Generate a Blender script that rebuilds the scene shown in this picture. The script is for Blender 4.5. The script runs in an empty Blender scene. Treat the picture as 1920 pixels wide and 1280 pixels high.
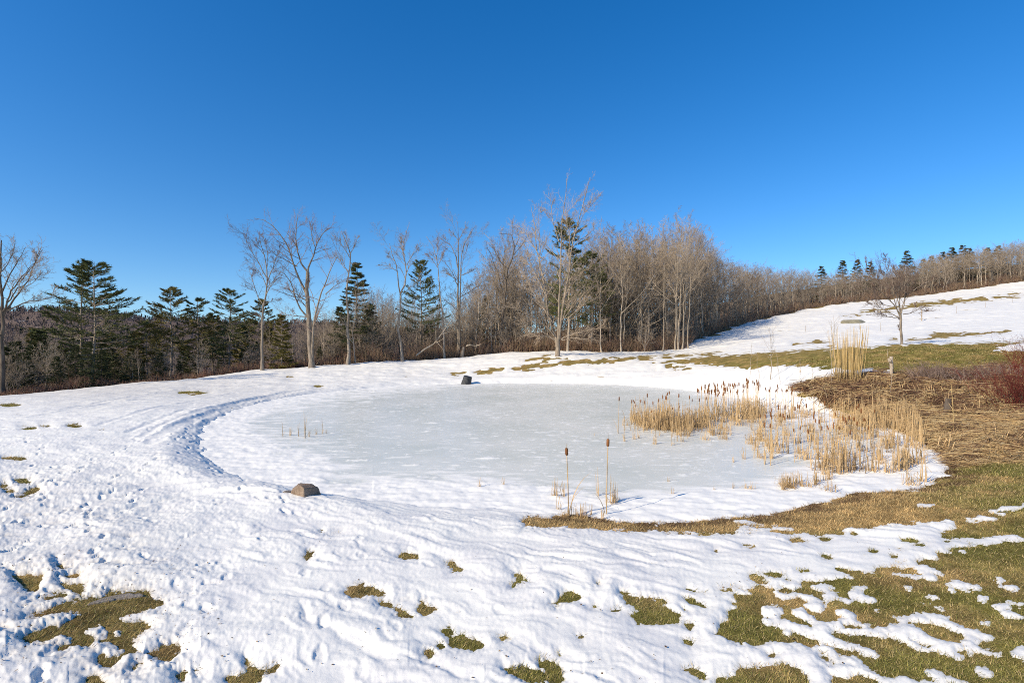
import bpy, math
import numpy as np

F = 960.0          # focal length in pixels of the 1920 wide photograph
H = 4.3            # camera height above the pond ice
RNG = np.random.default_rng(7)
S = bpy.context.scene
COL = S.collection

# ------------------------------------------------------------------ noise
def _h(ix, iy, seed):
    n = (ix.astype(np.int64) * 374761393 + iy.astype(np.int64) * 668265263 + seed * 974711) & 0xFFFFFFFF
    n = ((n ^ (n >> 13)) * 1274126177) & 0xFFFFFFFF
    n = n ^ (n >> 16)
    return n.astype(np.float64) * (2 * math.pi / 4294967296.0)

def noise(x, y, seed=0):
    ix = np.floor(x); iy = np.floor(y)
    fx = x - ix; fy = y - iy
    ux = fx * fx * fx * (fx * (fx * 6 - 15) + 10); uy = fy * fy * fy * (fy * (fy * 6 - 15) + 10)
    def g(dx, dy):
        a = _h(ix + dx, iy + dy, seed)
        return np.cos(a) * (fx - dx) + np.sin(a) * (fy - dy)
    a = g(0, 0); b = g(1, 0); c = g(0, 1); d = g(1, 1)
    return 1.5 * ((a + (b - a) * ux) * (1 - uy) + (c + (d - c) * ux) * uy)

def fbm(x, y, seed=0, octv=4, gain=.5):
    s = 0; a = 1
    for o in range(octv):
        s = s + a * noise(x * 2 ** o + 13.7 * o, y * 2 ** o - 7.1 * o, seed + o); a *= gain
    return s

def sst(a, b, x):
    t = np.clip((x - a) / (b - a), 0, 1)
    return t * t * (3 - 2 * t)

def poly_sd(x, y, P):
    """signed distance to a closed polygon, positive inside"""
    P = np.asarray(P, float); Q = np.roll(P, -1, 0)
    d2 = np.full(x.shape, 1e18); ins = np.zeros(x.shape, bool)
    for (ax, ay), (bx, by) in zip(P, Q):
        ex, ey = bx - ax, by - ay
        wx, wy = x - ax, y - ay
        t = np.clip((wx * ex + wy * ey) / (ex * ex + ey * ey + 1e-12), 0, 1)
        d2 = np.minimum(d2, (wx - ex * t) ** 2 + (wy - ey * t) ** 2)
        c = ((ay <= y) & (by > y)) | ((by <= y) & (ay > y))
        if ey != 0:
            ins ^= c & (x < ax + (y - ay) / ey * ex)
    return np.sqrt(d2) * np.where(ins, 1, -1)

def line_d(x, y, P):
    P = np.asarray(P, float); d2 = np.full(x.shape, 1e18)
    for (ax, ay), (bx, by) in zip(P[:-1], P[1:]):
        ex, ey = bx - ax, by - ay
        t = np.clip(((x - ax) * ex + (y - ay) * ey) / (ex * ex + ey * ey + 1e-12), 0, 1)
        d2 = np.minimum(d2, (x - ax - ex * t) ** 2 + (y - ay - ey * t) ** 2)
    return np.sqrt(d2)

# ------------------------------------------------------------------ mesh helpers
def make_mesh(name, V, faces, mats, smooth=False, cols=None, fmat=None, attrs=None):
    """faces: list of int arrays (n,3) or (n,4)"""
    me = bpy.data.meshes.new(name)
    V = np.asarray(V, np.float32)
    me.vertices.add(len(V)); me.vertices.foreach_set('co', V.ravel())
    faces = [np.asarray(f, np.int32) for f in faces if len(f)]
    loops = np.concatenate([f.ravel() for f in faces])
    tot = np.concatenate([np.full(len(f), f.shape[1], np.int32) for f in faces])
    st = np.concatenate([[0], np.cumsum(tot)[:-1]]).astype(np.int32)
    me.loops.add(len(loops)); me.loops.foreach_set('vertex_index', loops)
    me.polygons.add(len(tot)); me.polygons.foreach_set('loop_start', st); me.polygons.foreach_set('loop_total', tot)
    if smooth is True:
        me.polygons.foreach_set('use_smooth', np.ones(len(tot), bool))
    if fmat is not None:
        me.polygons.foreach_set('material_index', np.asarray(fmat, np.int32))
    if cols is not None:
        a = me.color_attributes.new('Col', 'FLOAT_COLOR', 'POINT')
        c = np.ones((len(V), 4), np.float32); c[:, :3] = cols
        a.data.foreach_set('color', c.ravel())
    for k, v in (attrs or {}).items():
        a = me.attributes.new(k, 'FLOAT', 'POINT'); a.data.foreach_set('value', np.asarray(v, np.float32))
    for m in (mats if isinstance(mats, (list, tuple)) else [mats]):
        me.materials.append(m)
    me.update(calc_edges=True)
    return me

def link(name, data, parent=None, loc=None):
    o = bpy.data.objects.new(name, data); COL.objects.link(o)
    if parent is not None: o.parent = parent
    if loc is not None: o.location = loc
    return o

def tag(o, label=None, cat=None, group=None, kind=None):
    if label: o['label'] = label
    if cat: o['category'] = cat
    if group: o['group'] = group
    if kind: o['kind'] = kind
    return o

def thing(name, label, cat, loc, group=None, rz=0.0, sc=1.0):
    o = bpy.data.objects.new(name, None); COL.objects.link(o)
    o.location = loc; o.rotation_euler = (0, 0, rz)
    o.scale = (sc, sc, sc) if not isinstance(sc, tuple) else sc
    o.empty_display_size = .2
    return tag(o, label, cat, group)

def copy_thing(o, name, loc, rz, sc, label, cat, group):
    r = o.copy(); r.name = name; COL.objects.link(r)
    r.location = loc; r.rotation_euler = (0, 0, rz)
    r.scale = (sc, sc, sc) if not isinstance(sc, tuple) else sc
    for ch in o.children:
        c = ch.copy(); COL.objects.link(c); c.parent = r
    return tag(r, label, cat, group)

def tubes(paths, sides=4):
    """paths: list of (P (m,n,3), R (m,n)); returns V, quads"""
    VV = []; FF = []; off = 0
    ang = np.arange(sides) * 2 * math.pi / sides
    ca = np.cos(ang); sa = np.sin(ang)
    for P, R in paths:
        m, n, _ = P.shape
        if m == 0: continue
        T = np.gradient(P, axis=1); T /= np.linalg.norm(T, axis=2, keepdims=True) + 1e-9
        ref = np.zeros_like(T); z = np.abs(T[..., 2:3]).mean(axis=1, keepdims=True) > .8
        ref[..., 0:1] = np.where(z, 1, 0); ref[..., 2:3] = np.where(z, 0, 1)
        A = np.cross(T, ref); A /= np.linalg.norm(A, axis=2, keepdims=True) + 1e-9
        B = np.cross(T, A)
        v = P[:, :, None, :] + R[:, :, None, None] * (A[:, :, None, :] * ca[None, None, :, None] + B[:, :, None, :] * sa[None, None, :, None])
        VV.append(v.reshape(-1, 3))
        i = np.arange(m)[:, None, None] * n * sides; j = np.arange(n - 1)[None, :, None] * sides
        k = np.arange(sides)[None, None, :]; k2 = (k + 1) % sides
        b = off + i + j
        q = np.stack([b + k, b + k2, b + k2 + sides, b + k + sides], -1).reshape(-1, 4)
        FF.append(q); off += m * n * sides
    return np.concatenate(VV), np.concatenate(FF)

def resample(pts, n):
    pts = np.asarray(pts, float)
    d = np.concatenate([[0], np.cumsum(np.linalg.norm(np.diff(pts, axis=0), axis=1))])
    t = np.linspace(0, d[-1], n)
    return np.stack([np.interp(t, d, pts[:, i]) for i in range(pts.shape[1])], 1)

# ------------------------------------------------------------------ materials
def new_mat(name, rough=.8, spec=.2):
    m = bpy.data.materials.new(name); m.use_nodes = True
    nt = m.node_tree; b = nt.nodes['Principled BSDF']
    b.inputs['Roughness'].default_value = rough
    b.inputs['Specular IOR Level'].default_value = spec
    return m, nt, b

def N(nt, t, **kw):
    n = nt.nodes.new(t)
    for k, v in kw.items():
        if k in n.inputs: n.inputs[k].default_value = v
        else: setattr(n, k, v)
    return n

def ramp(nt, fac, stops):
    r = nt.nodes.new('ShaderNodeValToRGB'); nt.links.new(fac, r.inputs[0])
    el = r.color_ramp.elements
    while len(el) < len(stops): el.new(.5)
    for e, (p, c) in zip(el, stops):
        e.position = p; e.color = (*c, 1)
    return r.outputs[0]

def mix(nt, a, b, fac, mode='MIX'):
    n = nt.nodes.new('ShaderNodeMix'); n.data_type = 'RGBA'; n.blend_type = mode
    for sock, v in ((n.inputs['A'], a), (n.inputs['B'], b), (n.inputs['Factor'], fac)):
        if hasattr(v, 'is_output') or isinstance(v, bpy.types.NodeSocket): nt.links.new(v, sock)
        else: sock.default_value = (*v, 1) if isinstance(v, tuple) else v
    return n.outputs['Result']

def bark_mat(name, c1, c2, scale=2.0, rand=.25):
    m, nt, b = new_mat(name, .9, .1)
    tc = N(nt, 'ShaderNodeTexCoord'); mp = N(nt, 'ShaderNodeMapping'); mp.inputs['Scale'].default_value = (scale * 2, scale * 2, scale * .5)
    nt.links.new(tc.outputs['Object'], mp.inputs[0])
    n = N(nt, 'ShaderNodeTexNoise', Scale=1.5, Detail=5.0, Roughness=.65); nt.links.new(mp.outputs[0], n.inputs['Vector'])
    c = ramp(nt, n.outputs[0], [(.32, c1), (.68, c2)])
    oi = N(nt, 'ShaderNodeObjectInfo'); hs = N(nt, 'ShaderNodeHueSaturation')
    mr = N(nt, 'ShaderNodeMapRange'); mr.inputs['To Min'].default_value = 1 - rand; mr.inputs['To Max'].default_value = 1 + rand
    nt.links.new(oi.outputs['Random'], mr.inputs[0]); nt.links.new(mr.outputs[0], hs.inputs['Value'])
    nt.links.new(c, hs.inputs['Color']); nt.links.new(hs.outputs[0], b.inputs['Base Color'])
    bp = N(nt, 'ShaderNodeBump', Strength=.5, Distance=.03); nt.links.new(n.outputs[0], bp.inputs['Height']); nt.links.new(bp.outputs[0], b.inputs['Normal'])
    return m

def col_mat(name, rough=.85, spec=.1, nscale=30., lo=.75, hi=1.25, transl=0.):
    """base colour from the mesh's own colour attribute, broken up with noise"""
    m, nt, b = new_mat(name, rough, spec)
    at = N(nt, 'ShaderNodeAttribute', attribute_name='Col')
    tc = N(nt, 'ShaderNodeTexCoord')
    n = N(nt, 'ShaderNodeTexNoise', Scale=nscale, Detail=4.0); nt.links.new(tc.outputs['Object'], n.inputs['Vector'])
    r = ramp(nt, n.outputs[0], [(.3, (lo,) * 3), (.7, (hi,) * 3)])
    c = mix(nt, at.outputs['Color'], r, 1.0, 'MULTIPLY')
    nt.links.new(c, b.inputs['Base Color'])
    return m

MAT = {}
MAT['trunk'] = bark_mat('bark_grey', (.13, .105, .08), (.36, .30, .235))
MAT['pale'] = bark_mat('bark_pale', (.20, .16, .115), (.48, .40, .305))
MAT['maple'] = bark_mat('bark_maple', (.12, .095, .07), (.34, .28, .215))
MAT['dark'] = bark_mat('bark_dark', (.06, .045, .035), (.17, .14, .11))
MAT['twig'] = bark_mat('twig_brown', (.21, .165, .12), (.44, .35, .26), .4)
MAT['valley'] = bark_mat('valley_twigs', (.07, .052, .042), (.17, .13, .105), .4)
MAT['twig_red'] = bark_mat('twig_reddish', (.15, .105, .085), (.32, .235, .19), .4)
MAT['twig_pale'] = bark_mat('twig_pale', (.25, .20, .145), (.50, .41, .31), .4)
MAT['redtwig'] = bark_mat('red_stem', (.085, .02, .016), (.18, .045, .034), .4)
def needle_mat(name, c1, c2):
    m, nt, b = new_mat(name, .7, .2)
    g = N(nt, 'ShaderNodeTexCoord'); n = N(nt, 'ShaderNodeTexNoise', Scale=.9, Detail=4.0, Roughness=.7)
    nt.links.new(g.outputs['Object'], n.inputs['Vector'])
    nt.links.new(ramp(nt, n.outputs[0], [(.35, c1), (.65, c2)]), b.inputs['Base Color'])
    return m
MAT['pine'] = needle_mat('pine_needles', (.055, .072, .024), (.15, .155, .05))
MAT['pine_old'] = needle_mat('pine_needles_olive', (.09, .085, .022), (.22, .18, .05))
MAT['hemlock'] = needle_mat('hemlock_needles', (.042, .052, .024), (.125, .13, .05))

# ------------------------------------------------------------------ terrain base
CP = []
def cp(px, py, Y): CP.append(((px - 960) / F * Y, Y, H - (py - 640) / F * Y))
def cz(px, py, z): cp(px, py, (H - z) * F / (py - 640))
for px in (-300, 0, 480, 960, 1440, 1920, 2220):
    cz(px, 1280, .45); cz(px, 1130, .38)
for px in (-300, 0, 350, 700, 1000, 1300, 1600, 1920, 2220): cz(px, 1040, .3)
for px in (0, 240, 520, 760, 960, 1150, 1350): cz(px, 985, .22)
cz(1600, 975, .3); cz(1800, 965, .4); cz(2000, 965, .55)
SHORE = [(374, 822), (378, 806), (396, 788), (440, 768), (500, 752), (570, 740), (650, 731), (720, 725), (800, 721), (870, 719), (960, 718),
         (1100, 719), (1200, 723), (1300, 732), (1360, 743), (1420, 758), (1480, 769), (1540, 773), (1590, 786), (1640, 797), (1700, 819), (1745, 846),
         (1765, 872), (1752, 900), (1700, 917), (1610, 921), (1560, 931), (1500, 946), (1455, 959), (1400, 966), (1330, 971), (1230, 979), (1165, 977),
         (1100, 963), (1030, 962), (950, 960), (850, 954), (760, 946), (680, 938), (600, 926), (530, 914), (460, 902), (415, 884), (388, 862), (376, 842)]
for px, py in SHORE: cz(px, py, .12)
for px, py, z in ((-300, 900, .2), (0, 900, .28), (200, 880, .32), (330, 850, .4), (0, 800, .2), (200, 800, .35), (300, 770, .42)): cz(px, py, z)
for a in ((-300, 790, 27), (-300, 765, 33), (0, 745, 40), (240, 722, 48), (480, 696, 60), (700, 681, 66), (900, 668, 74), (400, 735, 42), (600, 712, 52),
          (750, 700, 58.5), (870, 700, 59), (960, 690, 60), (1045, 668, 66), (1100, 683, 60), (1200, 700, 54), (1200, 668, 67), (1280, 665, 69),
          (1300, 700, 49.5), (1400, 692, 46), (1400, 728, 41.5), (1480, 690, 40), (1500, 716, 36), (1570, 716, 33.5), (1559, 692, 37.5), (1559, 653, 54),
          (1400, 665, 60), (1700, 765, 28.5), (1710, 702, 33), (1850, 765, 26), (1850, 722, 29.5), (1900, 852, 18.2), (1900, 805, 21.5), (1920, 700, 31),
          (1920, 641, 48), (1686, 646, 47), (1800, 665, 38), (1622, 651, 50), (1700, 690, 36), (1640, 716, 32.5), (2150, 830, 20), (2150, 690, 32), (2150, 625, 50),
          (1920, 622, 64), (1920, 580, 105), (1920, 530, 182), (1700, 618, 78), (1700, 590, 112), (1700, 560, 165), (1500, 630, 86), (1500, 585, 141), (1400, 640, 80),
          (1400, 608, 116), (1300, 645, 86), (1280, 660, 73), (1160, 664, 72), (1045, 660, 74), (2300, 560, 130), (2300, 510, 200)): cp(*a)
def cw(px, Y, z): CP.append(((px - 960) / F * Y, Y, z))
for a in ((2300, 260, 48), (1920, 240, 40), (1700, 235, 34), (1500, 220, 26), (1400, 170, 17), (1300, 130, 9), (1300, 180, 15), (1100, 90, 3.2), (1100, 140, 8), (900, 90, 2.6), (900, 140, 4.5),
          (700, 80, .8), (700, 130, -1), (480, 70, -.6), (480, 110, -6), (240, 57, -1.2), (240, 90, -6), (0, 48, -1.4), (0, 80, -6), (-400, 45, -3), (-400, 80, -8),
          (0, 200, -20), (480, 250, -20), (900, 300, -2), (1300, 330, 24), (1920, 340, 56), (-400, 250, -22), (300, 400, -24), (1000, 420, -8), (2300, 400, 55), (-900, 60, -4), (2900, 70, 9)): cw(*a)
for x, y, z in ((-20, 1, .5), (0, 1, .5), (20, 1, .6), (-30, 8, .3), (32, 10, 1.2), (45, 22, 3.2)): CP.append((x, y, z))
CP = np.array(CP)

_C = 3.0
def _phi(r2): return np.sqrt(r2 + _C * _C)
_n = len(CP)
_A = np.zeros((_n + 3, _n + 3))
_d2 = (CP[:, None, 0] - CP[None, :, 0]) ** 2 + (CP[:, None, 1] - CP[None, :, 1]) ** 2
_A[:_n, :_n] = _phi(_d2) - np.eye(_n) * .6
_A[:_n, _n:] = np.stack([np.ones(_n), CP[:, 0], CP[:, 1]], 1); _A[_n:, :_n] = _A[:_n, _n:].T
_W = np.linalg.solve(_A, np.concatenate([CP[:, 2], np.zeros(3)]))
def base_z(x, y):
    sh = x.shape; x = x.ravel(); y = y.ravel(); out = _W[_n] + _W[_n + 1] * x + _W[_n + 2] * y
    for i in range(_n):
        out += _W[i] * np.sqrt((x - CP[i, 0]) ** 2 + (y - CP[i, 1]) ** 2 + _C * _C)
    return out.reshape(sh)

POND = np.array([((px - 960) / F * ((H - .02) * F / (py - 640)), (H - .02) * F / (py - 640)) for px, py in SHORE])
# smooth the pond outline
def chaikin(P, it=2):
    for _ in range(it):
        Q = np.roll(P, -1, 0)
        P = np.stack([.75 * P + .25 * Q, .25 * P + .75 * Q], 1).reshape(-1, 2)
    return P
POND_S = chaikin(POND, 1)

# polar tessellation of the terrain, finer near the photographer
_u = np.arange(-1.06, 1.0601, .0021)
_ext = 1.06 + np.cumsum(.004 * 1.07 ** np.arange(60))
U = np.concatenate([-_ext[::-1], _u, _ext])
YV = np.exp(np.arange(math.log(1.6), math.log(430), .0054))
UU, YY = np.meshgrid(U, YV)
XX = UU * YY
_cu = np.unique(np.concatenate([np.arange(0, len(U), 4), [len(U) - 1]])); _cy = np.unique(np.concatenate([np.arange(0, len(YV), 4), [len(YV) - 1]]))
_zc = base_z(XX[np.ix_(_cy, _cu)], YY[np.ix_(_cy, _cu)])
# bilinear up-sampling of the smooth base (cheap)
def upsample(zc):
    t = np.stack([np.interp(np.arange(len(U)), _cu, r) for r in zc])
    return np.stack([np.interp(np.arange(len(YV)), _cy, t[:, j]) for j in range(t.shape[1])], 1)
ZB = upsample(_zc)
near = (YY < 75) & (np.abs(XX) < 40)
DP = np.full(XX.shape, 30.)          # distance outside the pond (negative inside)
DP[near] = -poly_sd(XX[near], YY[near], POND_S)
DP += np.where(near, .12 * fbm(XX / .9, YY / .9, 50, 3), 0)
ZG = np.where(DP > 0, ZB * sst(-.2, 1.6, DP) + .06 * sst(0, .3, DP), -.35 * sst(0, .7, -DP))
# raised lip of the bank round the near-left end of the pond
WL = sst(-1.5, -7.5, XX) * sst(50, 30, YY)
ZG += WL * .12 * np.exp(-((DP - .95) / .75) ** 2) * (DP > 0)
# rolling unevenness
ZG += np.where(DP > 0, sst(0, 3, DP) * (.05 * fbm(XX / 5, YY / 5, 3, 3) + .25 * sst(40, 110, YY) * fbm(XX / 22, YY / 22, 9, 3)), 0)
PX = 960 + F * UU
PY = 640 + F * (H - ZG) / YY

def gz(x, y):
    """ground height at world points"""
    x = np.asarray(x, float); y = np.maximum(np.asarray(y, float), 1.7)
    fu = np.clip(np.interp(x / y, U, np.arange(len(U))), 0, len(U) - 1.001)
    fv = np.clip((np.log(y) - math.log(1.6)) / .0054, 0, len(YV) - 1.001)
    i = fu.astype(int); j = fv.astype(int); a = fu - i; b = fv - j
    return (ZG[j, i] * (1 - a) + ZG[j, i + 1] * a) * (1 - b) + (ZG[j + 1, i] * (1 - a) + ZG[j + 1, i + 1] * a) * b

def hit(px, py):
    """where the ground lies along a direction of view"""
    px = np.atleast_1d(np.asarray(px, float)); py = np.atleast_1d(np.asarray(py, float))
    i = np.clip(np.searchsorted(U, (px - 960) / F), 1, len(U) - 2)
    zr = H - (py[:, None] - 640) / F * YV[None, :]
    below = zr <= ZG[:, i].T
    k = np.where(below.any(1), below.argmax(1), len(YV) - 1)
    y = YV[k]; x = (px - 960) / F * y
    return np.stack([x, y, np.maximum(gz(x, y), 0.0)], 1)

# ------------------------------------------------------------------ snow cover: where the turf shows
OPS = []
def add(kind, pts, sc=1., ox=0., oy=0.):
    OPS.append((kind, np.array([(ox + u / sc, oy + v / sc) for u, v in pts], float)))
def blob(px0, px1, py0, py1):
    a = np.arange(8) * math.pi / 4 + .3
    cx, cy = (px0 + px1) / 2, (py0 + py1) / 2
    OPS.append(('g', np.stack([cx + (px1 - px0) / 2 * np.cos(a), cy + (py1 - py0) / 2 * np.sin(a)], 1)))
r1 = lambda k, p: add(k, p, 4, 0, 960)
r2 = lambda k, p: add(k, p, 4, 1440, 960)
r3 = lambda k, p: add(k, p, 4, 1120, 960)
r6 = lambda k, p: add(k, p, 2.526, 480, 800)
r7 = lambda k, p: add(k, p, 3, 800, 630)
r8 = lambda k, p: add(k, p, 5.3333, 1560, 500)
# left foreground
r1('g', [(180, 790), (280, 755), (400, 735), (500, 680), (640, 640), (760, 630), (820, 590), (880, 590), (1000, 605), (1090, 600), (1170, 650), (1250, 685), (1210, 715), (1080, 735), (1010, 745), (890, 800), (960, 830), (1060, 830), (1100, 850), (1050, 920), (1000, 980), (1040, 1045), (960, 1050), (860, 1020), (790, 990), (730, 960), (680, 1010), (560, 990), (530, 960), (480, 930), (420, 940), (330, 980), (230, 980), (185, 950), (250, 910), (340, 865), (450, 865), (480, 830), (560, 790), (620, 760), (540, 748), (480, 755), (400, 765), (300, 785)])
r1('s', [(680, 900), (760, 860), (800, 900), (730, 930)]); r1('s', [(860, 910), (930, 880), (900, 915)])
for p in ([(100, 480), (180, 470), (320, 475), (300, 510), (280, 560), (260, 600), (210, 590), (160, 550)], [(450, 530), (540, 530), (640, 570), (650, 590), (600, 605), (530, 580), (480, 560)],
          [(290, 640), (380, 625), (500, 610), (480, 640), (340, 655)], [(490, 480), (590, 465), (580, 490), (510, 495)], [(430, 400), (540, 420), (470, 435)],
          [(740, 1100), (820, 1090), (940, 1060), (900, 1110), (830, 1170), (780, 1150)], [(1110, 1070), (1200, 1020), (1290, 985), (1365, 1005), (1340, 1050), (1280, 1070), (1180, 1090), (1130, 1095)],
          [(1020, 1130), (1080, 1110), (1060, 1150), (990, 1180)], [(640, 1250), (700, 1225), (780, 1280), (760, 1300), (640, 1300)], [(1300, 1200), (1390, 1210), (1380, 1260), (1320, 1250)],
          [(1460, 1215), (1500, 1220), (1480, 1240)], [(1700, 1250), (1760, 1220), (1840, 1200), (1850, 1120), (1900, 1150), (1990, 1170), (2080, 1150), (2060, 1180), (1960, 1210), (1900, 1330), (1700, 1330)],
          [(430, 1010), (540, 985), (500, 1020), (440, 1035)], [(1200, 1090), (1260, 1085), (1250, 1110), (1215, 1110)]): r1('g', p)
for b in ((27, 57, 898, 907), (8, 28, 918, 924), (4, 50, 856, 862), (40, 68, 801, 805), (75, 92, 796, 799), (127, 154, 796, 800), (335, 395, 734.5, 738.5), (0, 36, 757.5, 761), (0, 14, 905, 912),
          (755, 768, 1041, 1049), (600, 608, 995, 999), (1120, 1126, 1092, 1095), (1045, 1055, 1223, 1230), (940, 951, 1193, 1199), (800, 812, 1218, 1226), (1106, 1118, 1132, 1140),
          (538, 550, 704.5, 707.5), (760, 773, 699.5, 702), (590, 606, 724, 726.5)): blob(*b)
add('g', [(25, 931), (50, 924), (70, 913), (75, 917), (63, 927), (41, 933)])
# middle foreground
for p in ([(410, 785), (440, 765), (500, 748), (560, 762), (602, 782), (560, 795), (500, 800), (450, 812)], [(575, 830), (600, 825), (660, 845), (700, 862), (760, 895), (740, 903), (680, 895), (655, 870), (590, 850)],
          [(690, 818), (720, 818), (765, 832), (790, 818), (815, 845), (852, 862), (820, 875), (790, 888), (765, 870), (765, 850)], [(680, 618), (695, 595), (720, 590), (765, 605), (760, 622), (720, 632)],
          [(900, 645), (935, 645), (945, 660), (980, 675), (950, 692), (910, 697), (935, 678)], [(1205, 735), (1225, 715), (1220, 695), (1255, 692), (1285, 715), (1302, 735), (1260, 745), (1215, 757)],
          [(1400, 835), (1420, 815), (1440, 800), (1490, 783), (1545, 800), (1530, 820), (1480, 838), (1420, 850)], [(885, 970), (915, 960), (930, 990), (970, 990), (1040, 1010), (1065, 1040), (1030, 1055), (960, 1062), (910, 1048), (905, 1010)],
          [(840, 1035), (870, 1025), (905, 1040), (880, 1050)], [(1170, 1145), (1220, 1145), (1270, 1140), (1320, 1165), (1360, 1150), (1330, 1115), (1370, 1100), (1420, 1105), (1465, 1150), (1450, 1190), (1420, 1213), (1380, 1195), (1300, 1200), (1230, 1195)],
          [(230, 615), (240, 595), (285, 588), (270, 605), (240, 628)], [(330, 510), (370, 498), (405, 503), (370, 513)], [(1515, 985), (1560, 990), (1540, 1003)]): r6('g', p)
# right: turf left of the lawn edge
for p in ([(205, 640), (240, 630), (330, 640), (400, 655), (490, 650), (545, 670), (500, 690), (540, 720), (600, 745), (640, 770), (600, 815), (500, 825), (400, 840), (300, 830), (250, 790), (200, 765), (270, 760), (340, 760), (300, 730), (240, 700), (215, 690)],
          [(670, 575), (740, 580), (825, 605), (800, 620), (730, 600)], [(645, 645), (700, 650), (780, 680), (825, 715), (770, 718), (690, 690)], [(620, 710), (660, 715), (685, 745), (650, 745)],
          [(640, 955), (700, 955), (765, 970), (710, 1015), (680, 1000)], [(640, 1180), (700, 1170), (790, 1195), (815, 1215), (800, 1240), (720, 1215)],
          [(1275, 1070), (1310, 1055), (1355, 1080), (1320, 1090)], [(1130, 460), (1180, 455), (1240, 490), (1200, 505), (1150, 485)], [(1250, 455), (1350, 445), (1425, 460), (1380, 475), (1290, 470)],
          [(1210, 520), (1280, 520), (1270, 538), (1220, 530)], [(100, 735), (140, 715), (180, 735), (140, 745)], [(180, 600), (240, 605), (220, 618)], [(660, 830), (710, 850), (700, 865)],
          [(875, 278), (910, 282), (890, 292)], [(1090, 255), (1180, 262), (1150, 272)], [(1450, 205), (1520, 205), (1575, 225), (1480, 225)], [(1705, 325), (1765, 340), (1730, 345)], [(1420, 505), (1480, 510), (1440, 520)]): r3('g', p)
# the right lawn
LAWN = [(1505, 1102), (1490, 1110), (1470, 1105), (1432, 1100), (1405, 1101), (1402, 1107), (1382, 1102), (1345, 1103), (1380, 1108), (1405, 1110), (1380, 1115), (1385, 1122), (1382, 1132), (1370, 1133), (1385, 1138), (1365, 1145), (1372, 1157), (1355, 1165), (1352, 1177), (1340, 1187),
        (1360, 1197), (1382, 1205), (1392, 1211), (1397, 1204), (1420, 1209), (1440, 1209), (1455, 1202), (1495, 1212), (1527, 1216), (1540, 1300), (1700, 1420), (2600, 1420), (2600, 1015), (1920, 1015), (1885, 1014), (1862, 1020), (1850, 1025), (1840, 1020), (1835, 1027), (1800, 1026), (1772, 1029), (1790, 1040), (1757, 1035),
        (1760, 1046), (1717, 1049), (1740, 1059), (1767, 1075), (1727, 1075), (1702, 1067), (1677, 1060), (1652, 1061), (1620, 1074), (1570, 1067), (1600, 1080), (1580, 1082), (1555, 1091), (1507, 1086), (1495, 1092)]
OPS.append(('g', np.array(LAWN, float)))
# strip along the near shore, straw bank and the tan bank on the right
BANK = [(977, 974), (991, 969), (1034, 972), (1042, 965), (1086, 964), (1129, 969), (1161, 978), (1225, 980), (1270, 979), (1337, 971), (1357, 969), (1400, 967), (1455, 961), (1462, 952), (1520, 947), (1560, 940), (1572, 928), (1605, 922), (1660, 919), (1722, 920), (1752, 903), (1766, 876), (1766, 862),
        (1745, 842), (1700, 814), (1640, 792), (1600, 778), (1560, 762), (1540, 748), (1515, 741), (1495, 739), (1515, 730), (1487, 720), (1510, 715), (1560, 717), (1615, 716), (1635, 710), (1642, 705), (1670, 705), (1710, 702), (1665, 696), (1622, 693), (1559, 692), (1509, 685), (1452, 685), (1389, 690), (1336, 683), (1300, 680), (1311, 673), (1360, 666), (1450, 660),
        (1559, 653), (1622, 651), (1686, 646), (1920, 641), (2600, 630), (2600, 1008), (1920, 1008), (1902, 1003), (1860, 1006), (1830, 1012), (1800, 1010), (1767, 1006), (1765, 999), (1795, 990), (1787, 979), (1775, 975), (1727, 980), (1665, 985), (1590, 990), (1545, 1004), (1507, 1002), (1445, 999), (1345, 1000), (1280, 997), (1185, 995), (1120, 992), (1060, 990), (985, 987)]
OPS.append(('g', np.array(BANK, float)))
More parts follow.
